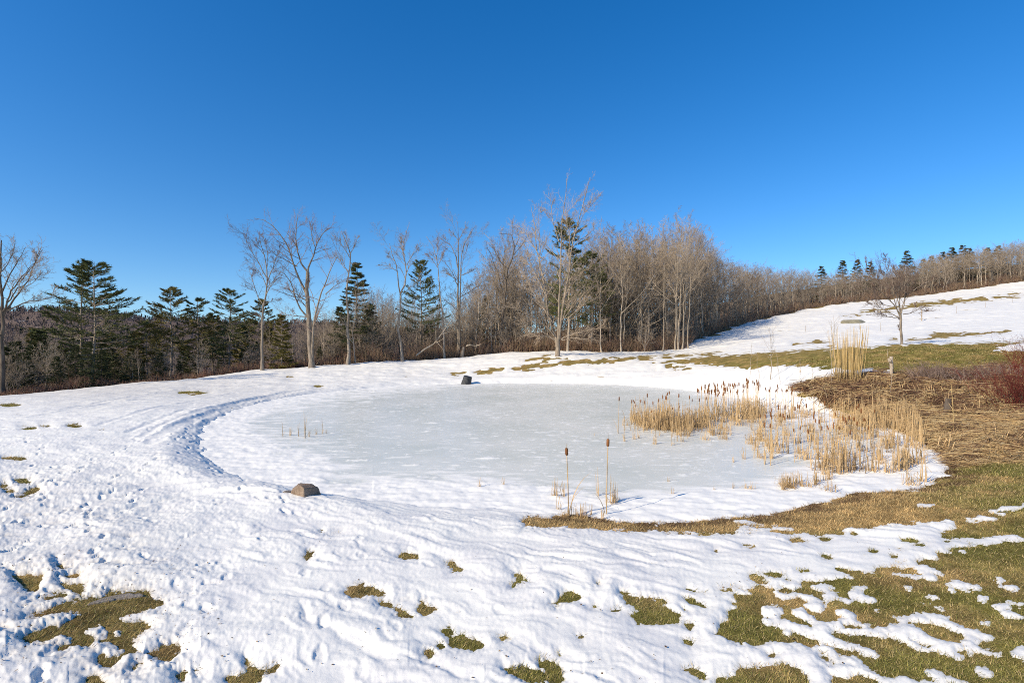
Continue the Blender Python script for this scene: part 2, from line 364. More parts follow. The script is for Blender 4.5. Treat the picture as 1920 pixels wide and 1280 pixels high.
for p in ([(0, 725), (60, 730), (100, 750), (70, 770), (100, 800), (200, 840), (280, 850), (330, 870), (350, 850), (270, 810), (190, 750), (250, 730), (310, 770), (400, 800), (470, 815), (530, 820), (520, 800), (580, 800), (530, 755), (580, 745), (640, 780), (650, 815), (690, 845), (600, 840), (550, 830), (570, 870), (650, 885), (790, 885), (700, 895), (600, 900), (510, 895), (480, 910), (500, 945), (580, 970), (680, 1005), (790, 1055), (800, 1070), (740, 1060), (650, 1020), (560, 1000), (480, 985), (400, 960), (380, 930), (330, 920), (250, 890), (170, 865), (80, 835), (0, 825), (-20, 810), (40, 800), (-35, 760), (-35, 715)],
          [(-10, 995), (60, 970), (200, 1000), (330, 1040), (370, 1000), (430, 1010), (520, 1070), (640, 1100), (670, 1130), (650, 1145), (560, 1110), (450, 1070), (390, 1050), (380, 1090), (420, 1140), (500, 1170), (600, 1165), (740, 1190), (860, 1240), (960, 1250), (1100, 1270), (1250, 1285), (1400, 1320), (1500, 1420), (-200, 1420), (-200, 1050)],
          [(800, 870), (900, 865), (910, 840), (980, 845), (1090, 850), (1140, 880), (1180, 930), (1270, 970), (1360, 985), (1440, 975), (1440, 955), (1490, 950), (1470, 920), (1530, 940), (1580, 970), (1560, 1000), (1600, 1030), (1690, 1060), (1730, 1075), (1650, 1065), (1570, 1040), (1520, 1050), (1470, 1010), (1400, 1020), (1400, 1060), (1440, 1085), (1400, 1085), (1330, 1060), (1230, 1040), (1120, 1020), (1060, 985), (1060, 955), (990, 945), (930, 905), (870, 905), (800, 890)],
          [(1175, 760), (1250, 760), (1360, 785), (1340, 800), (1280, 800), (1350, 830), (1420, 855), (1480, 890), (1560, 895), (1660, 935), (1640, 945), (1520, 910), (1440, 900), (1390, 885), (1360, 850), (1290, 825), (1220, 805)],
          [(1090, 775), (1150, 780), (1215, 805), (1170, 820), (1090, 810)], [(940, 785), (1000, 800), (1075, 800), (1020, 830), (970, 810)], [(1345, 535), (1420, 520), (1480, 540), (1560, 560), (1580, 580), (1500, 570), (1420, 565)],
          [(1690, 505), (1740, 500), (1775, 520), (1740, 540)], [(1785, 560), (1830, 550), (1860, 570), (1820, 580)], [(1715, 700), (1760, 688), (1815, 710), (1760, 725)], [(1765, 745), (1830, 755), (1920, 790), (1920, 800), (1790, 775)],
          [(1575, 1170), (1640, 1180), (1695, 1210), (1640, 1235), (1600, 1215)], [(1180, 1190), (1250, 1200), (1330, 1240), (1500, 1275), (1400, 1280), (1330, 1265), (1340, 1290), (1270, 1290), (1240, 1240)],
          [(1880, 1030), (1920, 1025), (1990, 1060), (1920, 1085), (1850, 1065), (1900, 1065)], [(290, 710), (340, 695), (390, 705), (400, 740), (330, 730)], [(420, 625), (480, 615), (540, 640), (620, 670), (610, 685), (530, 660), (470, 655), (440, 670)],
          [(610, 600), (660, 590), (710, 610), (730, 640), (800, 650), (800, 670), (720, 660), (680, 630), (620, 630)], [(220, 615), (300, 620), (360, 640), (400, 670), (340, 665), (240, 630)], [(50, 605), (120, 612), (210, 605), (210, 635), (120, 645)],
          [(790, 725), (830, 720), (845, 740), (810, 742)], [(1150, 680), (1210, 685), (1250, 710), (1310, 725), (1240, 715)], [(1190, 635), (1250, 630), (1275, 640), (1230, 650)], [(340, 560), (430, 545), (500, 555), (420, 570)],
          [(940, 458), (1050, 462), (1150, 485), (1100, 490), (1000, 475)], [(1180, 478), (1240, 480), (1250, 492), (1200, 495)], [(630, 570), (720, 575), (715, 585), (650, 580)], [(1590, 645), (1640, 645), (1620, 658)], [(1800, 670), (1900, 695), (1890, 703)],
          [(1480, 45), (1540, 45), (1590, 30), (1710, 48), (1680, 58), (1520, 55)], [(1715, 10), (1790, 2), (1760, 18)], [(1660, -12), (1720, -10), (1750, -30), (1900, -50), (1920, -60), (1980, -60), (1920, -38), (1780, -20), (1700, -2)], [(1130, -50), (1250, -60), (1200, -40)],
          [(-240, 795 - 730), (-170, 60), (-120, 75), (-40, 95), (-150, 90), (-220, 85)], [(-180, 100), (-60, 130), (60, 125), (-80, 145), (-240, 142)], [(40, 110), (180, 122), (20, 135)], [(1030, 560), (1070, 560), (1060, 580), (1040, 575)],
          [(1355, 575), (1395, 580), (1380, 592)], [(1600, 822), (1650, 828), (1630, 838)], [(135, 900), (158, 900), (150, 918)], [(1435, 290), (1480, 292), (1460, 305)], [(720, 848), (760, 850), (740, 860)]): r2('s', p)
r2('g', [(1065, 955), (1120, 965), (1240, 1005), (1150, 1000), (1080, 975)]); r2('g', [(470, 1225), (600, 1240), (700, 1228), (800, 1260), (860, 1330), (520, 1330)])
r2('g', [(0, 1062), (50, 1060), (70, 1080), (20, 1090)])
r3('g', [(890, 1260), (960, 1235), (1030, 1210), (1075, 1165), (1130, 1170), (1190, 1165), (1250, 1190), (1300, 1150), (1400, 1135), (1500, 1160), (1560, 1220), (1590, 1290), (1590, 1340), (890, 1340)])
for p in ([(175, 205), (220, 200), (290, 225), (190, 225)], [(1010, 210), (1090, 210), (1130, 225), (1050, 222)], [(1070, 240), (1140, 235), (1210, 250), (1100, 260)], [(960, 265), (1050, 265), (1040, 277), (980, 275)], [(420, 320), (480, 340), (440, 345)],
          [(220, 435), (300, 435), (260, 450)], [(760, 288), (820, 295), (790, 304)], [(915, 318), (965, 330), (940, 337)], [(970, 378), (1015, 382), (990, 392)], [(1320, 220), (1370, 222), (1340, 232)], [(380, 190), (470, 200), (440, 208)], [(510, 155), (560, 158), (530, 163)], [(630, 155), (670, 160), (650, 166)]): r2('g', p)
# far side of the pond
for p in ([(480, 180), (500, 170), (640, 155), (850, 135), (1000, 128), (1200, 115), (1450, 105), (1660, 95), (1660, 101), (1400, 117), (1290, 127), (1130, 142), (900, 158), (700, 165), (590, 185), (500, 188)],
          [(530, 135), (650, 125), (790, 122), (800, 127), (700, 134), (560, 141)], [(265, 205), (300, 190), (380, 175), (430, 180), (420, 195), (300, 211)], [(140, 208), (175, 203), (212, 206), (200, 216), (150, 216)],
          [(1340, 160), (1390, 145), (1370, 175), (1325, 200), (1350, 178)], [(1270, 150), (1400, 135), (1500, 122), (1660, 108), (1660, 150), (1560, 160), (1450, 158), (1380, 152)], [(1260, 178), (1300, 176), (1290, 183)], [(1370, 190), (1450, 182), (1490, 188), (1400, 198)], [(1410, 170), (1470, 165), (1450, 175)], [(630, 108), (710, 103), (650, 113)], [(540, 190), (610, 187), (560, 194)]): r7('g', p)
# hill field
r8('g', [(300, 455), (420, 430), (560, 420), (700, 400), (820, 370), (1000, 345), (1200, 335), (1400, 320), (1600, 300), (1920, 275), (2400, 240), (2400, 262), (1920, 290), (1700, 310), (1500, 335), (1300, 360), (1100, 380), (900, 395), (750, 415), (600, 440), (420, 455), (330, 460)])
r8('g', [(740, 735), (860, 725), (960, 705), (1100, 700), (980, 685), (950, 675), (1020, 655), (1150, 660), (1350, 655), (1290, 670), (1450, 665), (1640, 645), (1780, 645), (1750, 655), (1620, 660), (1500, 680), (1350, 690), (1200, 710), (1000, 715), (880, 735), (780, 745)])
r8('g', [(570, 724), (650, 720), (645, 733), (580, 734)]); r8('g', [(100, 495), (240, 480), (300, 480), (160, 497)])
add('g', [(700, 692), (780, 682), (860, 673), (885, 679), (780, 690)], 2.8235, 1240, 400); add('g', [(870, 700), (920, 698), (900, 704)], 2.8235, 1240, 400)
r8('s', [(1620, 835), (1680, 815), (1750, 805), (1740, 790), (1830, 780), (1920, 765), (2100, 760), (2100, 842), (1780, 842)])

MS = YY / F                                   # metres per pixel across
wob = .06 * fbm(XX / .45, YY / .45, 21, 5, .62) + .025 * noise(XX / .05, YY / .05, 23) + .012 * YY * .5 * fbm(XX / (.02 * YY + .3), np.log(YY) * 30, 22, 3) * sst(12, 30, YY)
SG = np.full(XX.shape, -3.)
LAWN_IN = np.zeros(XX.shape)
infront = (YY < 200)
for kind, P in OPS:
    big = (P[:, 0].max() - P[:, 0].min()) > 300
    mg = 60 if big else 34
    sel = infront & (PX > P[:, 0].min() - mg) & (PX < P[:, 0].max() + mg) & (PY > P[:, 1].min() - mg) & (PY < P[:, 1].max() + mg)
    if not sel.any(): continue
    d = poly_sd(PX[sel], PY[sel], P) * MS[sel] + wob[sel] * (1 if kind == 'g' else -1) * (1. if big else .75)
    SG[sel] = np.maximum(SG[sel], d) if kind == 'g' else np.minimum(SG[sel], -d - .03)
# thin, streaky cover on the hill field
HILLW = sst(50, 70, YY) * sst(18, 34, XX)
st = fbm(XX / 9 + .3 * YY / 3, YY / 2.6, 31, 4) - .95
SG = np.maximum(SG, np.where(HILLW > .5, st * 1.2, -9))
# bits of turf through the trodden crust on the left
st = fbm(XX / 1.1, YY / .5, 33, 4) - 1.12
SG = np.maximum(SG, np.where((XX < -.62 * YY) & (YY < 34), st * .35, -9))
# leaf litter under the wood
EDGE = [(-500, 30), (0, 41.2), (240, 49.5), (480, 61.5), (700, 68), (830, 73), (905, 75.5), (960, 77), (1045, 78), (1160, 76), (1285, 76), (1297, 89), (1400, 118), (1500, 143), (1600, 156), (1700, 168), (1920, 185), (2400, 215)]
EW = [((px - 960) / F * y, y) for px, y in EDGE]
FOREST = np.array(EW + [(900, 460), (-900, 460), (-900, 30)])
far = YY > 25
FD = np.full(XX.shape, -20.)
FD[far] = poly_sd(XX[far], YY[far], FOREST)
SG = np.where(FD > -1.5, np.maximum(SG, FD + 2.2 * fbm(XX / 5, YY / 5, 41, 3) - .1 - 2.5 * (np.abs(PX - 1270) < 90) * (YY < 84)), SG)
SG = np.where((SG > -.3) & (YY < 16), SG + (.015 + .07 * sst(-.3, -.7, UU)) * np.maximum(0, fbm(XX / .16, YY / .14, 24, 3) - .25) - .012 * np.maximum(0, noise(XX / .09, YY / .08, 25)), SG)
SG = np.clip(SG, -3, 3)

# snow surface
WX = XX + .2 * fbm(XX / .9, YY / .9, 72, 2); WY = YY + .2 * fbm(XX / .9 + 40, YY / .9, 73, 2)
ca, sa = math.cos(-.5), math.sin(-.5)
AX = (WX * ca + WY * sa); BX = (-WX * sa + WY * ca)
nearw = sst(60, 18, YY)
wR = sst(-.75, -.25, UU)                      # the left is trodden and crusty, the right wind- and sun-smoothed
rel = .040 * fbm(XX / 2.4, YY / 2.0, 61, 3)
rip = noise(AX / 1.25, BX / .27, 62) + .55 * noise(AX / .6, BX / .13, 63) + .2 * noise(AX / .25, BX / .07, 67)
rel += (.024 * wR + .010) * (rip - .35 * np.abs(rip)) * (.6 + .6 * sst(-.5, .6, noise(XX / 3.1, YY / 3.1, 70)))
pit = noise(WX / .46, WY / .36, 64); rel -= .035 * np.maximum(pit - .34, 0) * (1.1 - .8 * wR)
cr = fbm(WX / .5, WY / .22, 65, 4, .6); rel += (1 - wR) * .018 * (np.abs(cr) - .35) + (1 - wR) * .008 * fbm(XX / .13, YY / .11, 66, 3)
rel += .006 * fbm(XX / .07, YY / .07, 68, 2) + .010 * wR * (np.abs(fbm(WX / .3, WY / .16, 76, 3)) - .3)
mid = sst(16, 26, YY)
rel = rel * (1 - .45 * mid) * (.75 + .25 * sst(6, 11, YY)) + sst(30, 60, YY) * .12 * fbm(XX / 5, YY / 2.2, 69, 4)
rel *= np.where(DP < 2, sst(-.2, 1.2, DP) * .8 + .2, 1)

# wheel and foot tracks
def track(pts, depth, half, seed, sc=1, ox=0, oy=0):
    W = hit([ox + p[0] / sc for p in pts], [oy + p[1] / sc for p in pts])[:, :2]
    W = resample(W, 40)
    s = (XX > W[:, 0].min() - 2) & (XX < W[:, 0].max() + 2) & (YY > W[:, 1].min() - 2) & (YY < W[:, 1].max() + 2)
    x = XX[s]; y = YY[s]
    d = line_d(x, y, W) + .07 * noise(x / .8, y / .8, seed)
    k = depth * (1 + .9 * noise(x / .3, y / .3, seed + 1) + .6 * noise(x / 1.7, y / 1.7, seed + 2))
    rel[s] += -k * np.exp(-(d / half) ** 2) + .45 * k * np.exp(-((d - 2 * half) / half) ** 2)
q = (3.2, 280, 680)
track([(30, 480), (80, 430), (150, 390), (300, 330), (450, 280), (600, 235), (800, 195), (950, 165), (1200, 140)], .06, .22, 80, *q)
track([(-40, 450), (60, 385), (200, 325), (360, 280), (560, 235), (760, 195), (1000, 150)], .05, .14, 81, *q)
track([(-120, 420), (0, 370), (150, 310), (350, 255), (600, 210), (900, 165)], .04, .14, 82, *q)
track([(-300, 380), (-60, 300), (200, 245), (500, 190), (800, 150), (1200, 105)], .045, .15, 83, *q)
track([(-700, 330), (-300, 260), (100, 205), (500, 160), (900, 115), (1300, 80)], .05, .18, 85, *q)
track([(-500, 280), (-100, 205), (300, 150), (700, 110), (1200, 75)], .05, .18, 86, *q)
track([(-250, 800), (0, 750), (200, 727), (400, 717), (620, 718)], .05, .13, 84, *q)
track([(-350, 950), (-100, 890), (0, 860), (200, 808), (420, 785), (650, 785), (800, 795)], .05, .13, 87, *q)

def prints(P, depth):
    for x, y, a in P:
        j0, j1 = np.searchsorted(YV, [y - .45, y + .45]); i0, i1 = np.searchsorted(U, [(x - .45) / y, (x + .45) / y])
        if j1 <= j0 or i1 <= i0: continue
        sx = XX[j0:j1, i0:i1] - x; sy = YY[j0:j1, i0:i1] - y
        u = (sx * math.cos(a) + sy * math.sin(a)) / .15; v = (-sx * math.sin(a) + sy * math.cos(a)) / .065
        r = np.sqrt(u * u + v * v) + .5 * noise((sx + x) / .11, (sy + y) / .11, 75)
        rel[j0:j1, i0:i1] += depth * (-.8 * sst(1.25, .6, r) + .16 * np.exp(-((r - 1.5) / .4) ** 2))
rp = np.random.default_rng(3)
def walk(pts, depth, gap=.62, loose=.12):
    W = hit([p[0] for p in pts], [p[1] for p in pts])[:, :2]
    L = np.linalg.norm(np.diff(W, axis=0), axis=1).sum(); n = max(2, int(L / gap)); W = resample(W, n)
    out = []
    for i in range(n - 1):
        t = W[i + 1] - W[i]; a = math.atan2(t[1], t[0]); nn = np.array([-t[1], t[0]]) / (np.hypot(*t) + 1e-9)
        p = W[i] + nn * (.13 if i % 2 else -.13) + rp.normal(0, loose, 2)
        out.append((p[0], p[1], a + rp.normal(0, .25)))
    prints(out, depth)
walk([(650, 1280), (600, 1100), (575, 1045), (560, 960), (480, 910), (420, 890), (370, 840), (390, 790), (520, 745), (700, 715)], .032)
walk([(590, 960), (520, 955), (430, 905), (360, 850), (350, 800), (420, 765), (600, 725)], .055)
walk([(60, 1280), (180, 1090), (190, 1040), (150, 960), (230, 900), (330, 850), (330, 800)], .05)
walk([(780, 1240), (740, 1180), (700, 1080), (640, 1000)], .022)
walk([(1080, 1280), (960, 1180), (800, 1080), (700, 980)], .02, .8)
walk([(330, 1200), (420, 1060), (520, 990), (620, 950)], .025, .75)
walk([(0, 980), (120, 900), (240, 840), (300, 800)], .05); walk([(0, 1040), (160, 980), (300, 900)], .05); walk([(40, 1000), (100, 900), (60, 820), (160, 790)], .05)
for _ in range(90):                                       # scattered prints on the trodden side
    px = rp.uniform(-100, 420); py = rp.uniform(790, 1250) 
    w = hit(px, py)[0]; prints([(w[0], w[1], rp.uniform(0, 3.14))], .03)

T = .055 * np.maximum(1, YY / 35) * (1 + .5 * fbm(XX / 1.5, YY / 1.5, 71, 2))
tl = sst(-.55, -.8, UU) * sst(20, 10, YY); T = T * (1 + .7 * tl)
sp = np.maximum(-SG, 0)
fade = np.exp(-sp / (.10 * np.maximum(1, YY / 12)))
dep = np.where(SG < 0, (lambda q: np.where(q < .035, .035 * np.exp((q - .035) / .05), q))(T + rel) * (1 - fade), -.05 * np.maximum(1, YY / 25) * sst(0, .1, SG) - .004)
# the slumped heap of snow on the upper lawn
heap = hit(1915, 652)[0]
dep += .35 * np.exp(-(((XX - heap[0]) / 2.2) ** 2 + ((YY - heap[1]) / 2.2) ** 2)) * (SG < 0) * (1 - fade)
ZS = ZG + dep
keep = (SG < .35 * np.maximum(1, YY / 15)) & (DP > -.9) & (YY < 260)

def grid_faces(mask):
    idx = np.arange(mask.size).reshape(mask.shape)
    m = mask[:-1, :-1] & mask[1:, :-1] & mask[:-1, 1:] & mask[1:, 1:]
    q = np.stack([idx[:-1, :-1][m], idx[:-1, 1:][m], idx[1:, 1:][m], idx[1:, :-1][m]], 1)
    used = np.zeros(mask.size, bool); used[q.ravel()] = True
    rem = np.cumsum(used) - 1
    return used, rem[q]

# snow material
m, nt, b = new_mat('melting_snow', .55, .25)
tc = N(nt, 'ShaderNodeTexCoord')
n1 = N(nt, 'ShaderNodeTexNoise', Scale=26.0, Detail=6.0, Roughness=.7); nt.links.new(tc.outputs['Object'], n1.inputs['Vector'])
n2 = N(nt, 'ShaderNodeTexNoise', Scale=.9, Detail=5.0, Roughness=.65); nt.links.new(tc.outputs['Object'], n2.inputs['Vector'])
c = ramp(nt, n2.outputs[0], [(.35, (.775, .755, .70)), (.6, (.872, .848, .755))])
at = N(nt, 'ShaderNodeAttribute', attribute_name='dirt')
n3 = N(nt, 'ShaderNodeTexNoise', Scale=5.0, Detail=8.0, Roughness=.75); nt.links.new(tc.outputs['Object'], n3.inputs['Vector'])
dr = ramp(nt, n3.outputs[0], [(.38, (1, 1, 1)), (.62, (.25, .25, .25))])
dm = N(nt, 'ShaderNodeMath', operation='MULTIPLY'); nt.links.new(at.outputs['Fac'], dm.inputs[0]); nt.links.new(dr, dm.inputs[1])
c = mix(nt, c, (.40, .35, .29), dm.outputs[0])
nt.links.new(c, b.inputs['Base Color'])
bp = N(nt, 'ShaderNodeBump', Strength=.3, Distance=.015); nt.links.new(n1.outputs[0], bp.inputs['Height']); nt.links.new(bp.outputs[0], b.inputs['Normal'])
MAT['snow'] = m
dirt = .16 * sst(-.35, -.6, UU) * sst(22, 34, YY) * sst(75, 60, YY) + .30 * sst(-.05, -.85, UU) * sst(30, 42, YY) + .45 * tl * np.exp(-sp / .25) + .10 * tl + .35 * np.exp(-sp / (.03 * np.maximum(1, YY / 10))) * (SG < 0)
dirt = np.clip(dirt + .10 * HILLW, 0, .8)
used, q = grid_faces(keep)
sv = np.stack([XX, YY, ZS], -1).reshape(-1, 3)[used]
tag(link('snow', make_mesh('snow', sv, [q], MAT['snow'], True, attrs={'dirt': dirt.ravel()[used]})), kind='structure')

# ---- bare ground
def shade(c): return np.array(c)[None, None, :]
g1 = fbm(XX / 1.6, YY / 1.3, 91, 4)[..., None]; g2 = fbm(XX / .35, YY / .3, 92, 3)[..., None]
green = shade((.19, .165, .046)); olive = shade((.28, .21, .074)); tan = shade((.40, .265, .11)); mulch = shade((.12, .072, .038)); straw = shade((.34, .235, .115)); litter = shade((.13, .088, .06))
GC = olive + (green - olive) * sst(-.25, .35, g1) + (tan - olive) * sst(.25, .8, -g1 + .4 * g2) * .7
# tan shore band: greener uphill on the lawn, browner towards the water
wt = np.where((PX > 940) & (PY > 850), sst(0.3, .0, (PY - (985 + (1450 - PX) * .02)) / 90) * sst(1950, 1600, PX + (960 - PY) * 1.2), 0)[..., None]
wt = np.clip(wt * 1.2 + .25 * g1 * wt, 0, 1)
GC = GC + (tan - GC) * wt
wm = (sst(1.6, .3, DP) * sst(-.3, .5, fbm(XX / .8, YY / .5, 93, 3) + .35))[..., None] * ((PX > 960) & (PY > 830))[..., None]
GC = GC + (mulch - GC) * wm
STRAW_P = np.array([(1487, 720), (1560, 716), (1640, 703), (1710, 701), (1800, 697), (1920, 688), (2100, 680), (2100, 850), (1920, 862), (1850, 868), (1776, 866), (1745, 838), (1690, 805), (1600, 772), (1540, 745), (1500, 738)], float)
sel = (PX > 1440) & (PX < 2200) & (PY > 640) & (PY < 900) & (YY < 45)
SD = np.full(XX.shape, -99.); SD[sel] = poly_sd(PX[sel], PY[sel], STRAW_P)
ws = sst(-6, 8, SD + 8 * g1[..., 0])[..., None]
dk = sst(-.2, .5, fbm(XX / 2.2, YY / 1.2, 95, 3) + .9 * sst(800, 720, PY))[..., None]
GC = GC + (straw * .5 + (mulch * .8 - straw * .5) * dk - GC) * ws
wl = sst(-1, 1.5, FD)[..., None]; GC = GC + (litter - GC) * wl
far_t = (sst(40, 60, YY) * (1 - sst(-1, 1.5, FD)))[..., None]; GC = GC + (tan * .75 - GC) * far_t * .45
pm = ((XX < -1) & (YY < 14))[..., None]; GC = np.where(pm, GC + (shade((.20, .135, .055)) - GC) * np.clip(.5 + .6 * g1, 0, 1), GC)
GC = np.clip(GC * (1 + .34 * g2) * (1 + .3 * fbm(XX / .9, YY / .7, 99, 3))[..., None], .012, 1)
m, nt, b = new_mat('turf', .95, .05)
at = N(nt, 'ShaderNodeAttribute', attribute_name='Col'); tc = N(nt, 'ShaderNodeTexCoord')
n1 = N(nt, 'ShaderNodeTexNoise', Scale=38.0, Detail=8.0, Roughness=.75); nt.links.new(tc.outputs['Object'], n1.inputs['Vector'])
n2 = N(nt, 'ShaderNodeTexNoise', Scale=4.0, Detail=6.0, Roughness=.7); nt.links.new(tc.outputs['Object'], n2.inputs['Vector'])
c = mix(nt, at.outputs['Color'], ramp(nt, n1.outputs[0], [(.32, (.3, .3, .27)), (.68, (1.7, 1.7, 1.65))]), 1., 'MULTIPLY')
c = mix(nt, c, ramp(nt, n2.outputs[0], [(.3, (.75, .78, .75)), (.7, (1.25, 1.2, 1.15))]), 1., 'MULTIPLY')
nt.links.new(c, b.inputs['Base Color'])
bp = N(nt, 'ShaderNodeBump', Strength=.9, Distance=.04); nt.links.new(n1.outputs[0], bp.inputs['Height']); nt.links.new(bp.outputs[0], b.inputs['Normal'])
MAT['turf'] = m
gi = np.unique(np.concatenate([np.arange(0, len(YV), 2), [len(YV) - 1]])); gj = np.unique(np.concatenate([np.arange(0, len(U), 2), [len(U) - 1]]))
gs = np.ix_(gi, gj)
zz = ZG + np.where(SG > 0, .012 * fbm(XX / .16, YY / .14, 97, 3), 0) * sst(30, 15, YY)
used, q = grid_faces(np.ones((len(gi), len(gj)), bool))
tag(link('ground', make_mesh('ground', np.stack([XX, YY, zz], -1)[gs].reshape(-1, 3), [q], MAT['turf'], True, cols=GC[gs].reshape(-1, 3))), kind='structure')

# ---- pond ice
ICE_P = np.array([(478, 800), (500, 782), (560, 764), (650, 746), (760, 732), (870, 723), (960, 720), (1100, 721), (1200, 725), (1290, 733), (1350, 758), (1420, 776), (1500, 790), (1570, 800), (1640, 812), (1690, 835), (1640, 850), (1570, 862), (1480, 880), (1430, 905), (1330, 912), (1200, 925), (1100, 915), (1000, 903), (880, 892), (750, 892), (680, 897), (628, 893), (640, 878), (615, 852), (560, 836), (520, 818)], float)
isel = (DP < .9)
IC = np.full(XX.shape, 0.)
PYI = 640 + F * H / YY
IC[isel] = poly_sd(PX[isel], PYI[isel], ICE_P)
st = fbm(XX / 1.6, YY / .55, 101, 5, .6)
st2 = fbm((XX + .4 * YY) / 2.5, (YY - .3 * XX) / .8, 102, 4)
wid = np.where(PX < 700, 45, 16) * sst(-100, 200, PYI - 700) + 6
cov = sst(.55, -.55, (IC + wid * .8 * st) / wid)
reedw = sst(1380, 1560, PX) * .55
cov = np.maximum(cov, sst(.75, 1.2, st + .8 * reedw + .25 * st2))
cov = np.maximum(cov, sst(.8, 1.1, st2) * .6)
zi = .012 * cov * (1 + st) + .03 * sst(.3, -.9, IC / wid) * sst(-1.5, 0, st) + .05 * sst(.9, 0.1, -DP) * (.4 + .6 * noise(XX / .7, YY / .7, 103))
zi = zi + .02 * sst(.2, -.9, IC / 20) * fbm(XX / .5, YY / .35, 104, 3)
m, nt, b = new_mat('pond_ice', .3, .35)
at = N(nt, 'ShaderNodeAttribute', attribute_name='cover'); tc = N(nt, 'ShaderNodeTexCoord')
mp = N(nt, 'ShaderNodeMapping'); mp.inputs['Scale'].default_value = (1.0, 3.0, 1); nt.links.new(tc.outputs['Object'], mp.inputs[0])
n1 = N(nt, 'ShaderNodeTexNoise', Scale=1.6, Detail=9.0, Roughness=.66, Distortion=.6); nt.links.new(mp.outputs[0], n1.inputs['Vector'])
n2 = N(nt, 'ShaderNodeTexNoise', Scale=.22, Detail=4.0, Roughness=.6); nt.links.new(tc.outputs['Object'], n2.inputs['Vector'])
n4 = N(nt, 'ShaderNodeTexNoise', Scale=30., Detail=6.0, Roughness=.7); nt.links.new(tc.outputs['Object'], n4.inputs['Vector'])
ice = ramp(nt, n2.outputs[0], [(.35, (.62, .635, .555)), (.65, (.745, .74, .655))])
fl = ramp(nt, n1.outputs[0], [(.575, (0, 0, 0)), (.625, (.95, .95, .95))])
nk = N(nt, 'ShaderNodeTexNoise', Scale=.35, Detail=3.0, Roughness=.55, Distortion=1.2); nt.links.new(tc.outputs['Object'], nk.inputs['Vector'])
crk = ramp(nt, nk.outputs[0], [(.494, (0, 0, 0)), (.5, (.55, .55, .55)), (.506, (0, 0, 0))])
m0 = N(nt, 'ShaderNodeMath', operation='MAXIMUM'); nt.links.new(fl, m0.inputs[0]); nt.links.new(crk, m0.inputs[1]); fl = m0.outputs[0]
mx = N(nt, 'ShaderNodeMath', operation='MAXIMUM'); nt.links.new(at.outputs['Fac'], mx.inputs[0]); nt.links.new(fl, mx.inputs[1])
c = mix(nt, ice, (.872, .85, .77), mx.outputs[0]); nt.links.new(c, b.inputs['Base Color'])
rr = N(nt, 'ShaderNodeMapRange'); rr.inputs['To Min'].default_value = .3; rr.inputs['To Max'].default_value = .6; nt.links.new(mx.outputs[0], rr.inputs[0]); nt.links.new(rr.outputs[0], b.inputs['Roughness'])
bp = N(nt, 'ShaderNodeBump', Strength=.15, Distance=.015); nt.links.new(n4.outputs[0], bp.inputs['Height']); nt.links.new(bp.outputs[0], b.inputs['Normal'])
MAT['ice'] = m
used, q = grid_faces(isel & (DP < .5))
tag(link('pond_ice', make_mesh('pond_ice', np.stack([XX, YY, zi], -1).reshape(-1, 3)[used], [q], MAT['ice'], True, attrs={'cover': cov.ravel()[used]})), kind='structure')

# ------------------------------------------------------------------ far hills beyond the valley
hx = np.linspace(-1700, 1500, 160); hy = np.linspace(430, 1500, 60)
HX, HY = np.meshgrid(hx, hy)
crest = np.interp(HX / HY * F + 960, [-400, 0, 100, 180, 270, 340, 480, 600, 700, 900, 1300, 2000], [585, 584, 580, 583, 597, 599, 606, 604, 614, 628, 640, 640])
ridge = H + (640 - crest) / F * 1000
HZ = -30 + (ridge + 24) * sst(480, 1000, HY) + 6 * fbm(HX / 140, HY / 140, 111, 3) * sst(430, 700, HY)
m, nt, b = new_mat('wooded_hill', 1., .0)
tc = N(nt, 'ShaderNodeTexCoord'); n1 = N(nt, 'ShaderNodeTexNoise', Scale=.02, Detail=6.0); nt.links.new(tc.outputs['Object'], n1.inputs['Vector'])
nt.links.new(ramp(nt, n1.outputs[0], [(.4, (.13, .10, .085)), (.66, (.17, .13, .11)), (.70, (.7, .7, .72))]), b.inputs['Base Color'])
used, q = grid_faces(np.ones(HX.shape, bool))
tag(link('hills', make_mesh('hills', np.stack([HX, HY, HZ], -1).reshape(-1, 3), [q], m, True)), kind='structure')
def hz(x, y):
    i = np.clip((x - hx[0]) / (hx[1] - hx[0]), 0, len(hx) - 1.01); j = np.clip((y - hy[0]) / (hy[1] - hy[0]), 0, len(hy) - 1.01)
    a = i - i.astype(int); c = j - j.astype(int); i = i.astype(int); j = j.astype(int)
    return (HZ[j, i] * (1 - a) + HZ[j, i + 1] * a) * (1 - c) + (HZ[j + 1, i] * (1 - a) + HZ[j + 1, i + 1] * a) * c

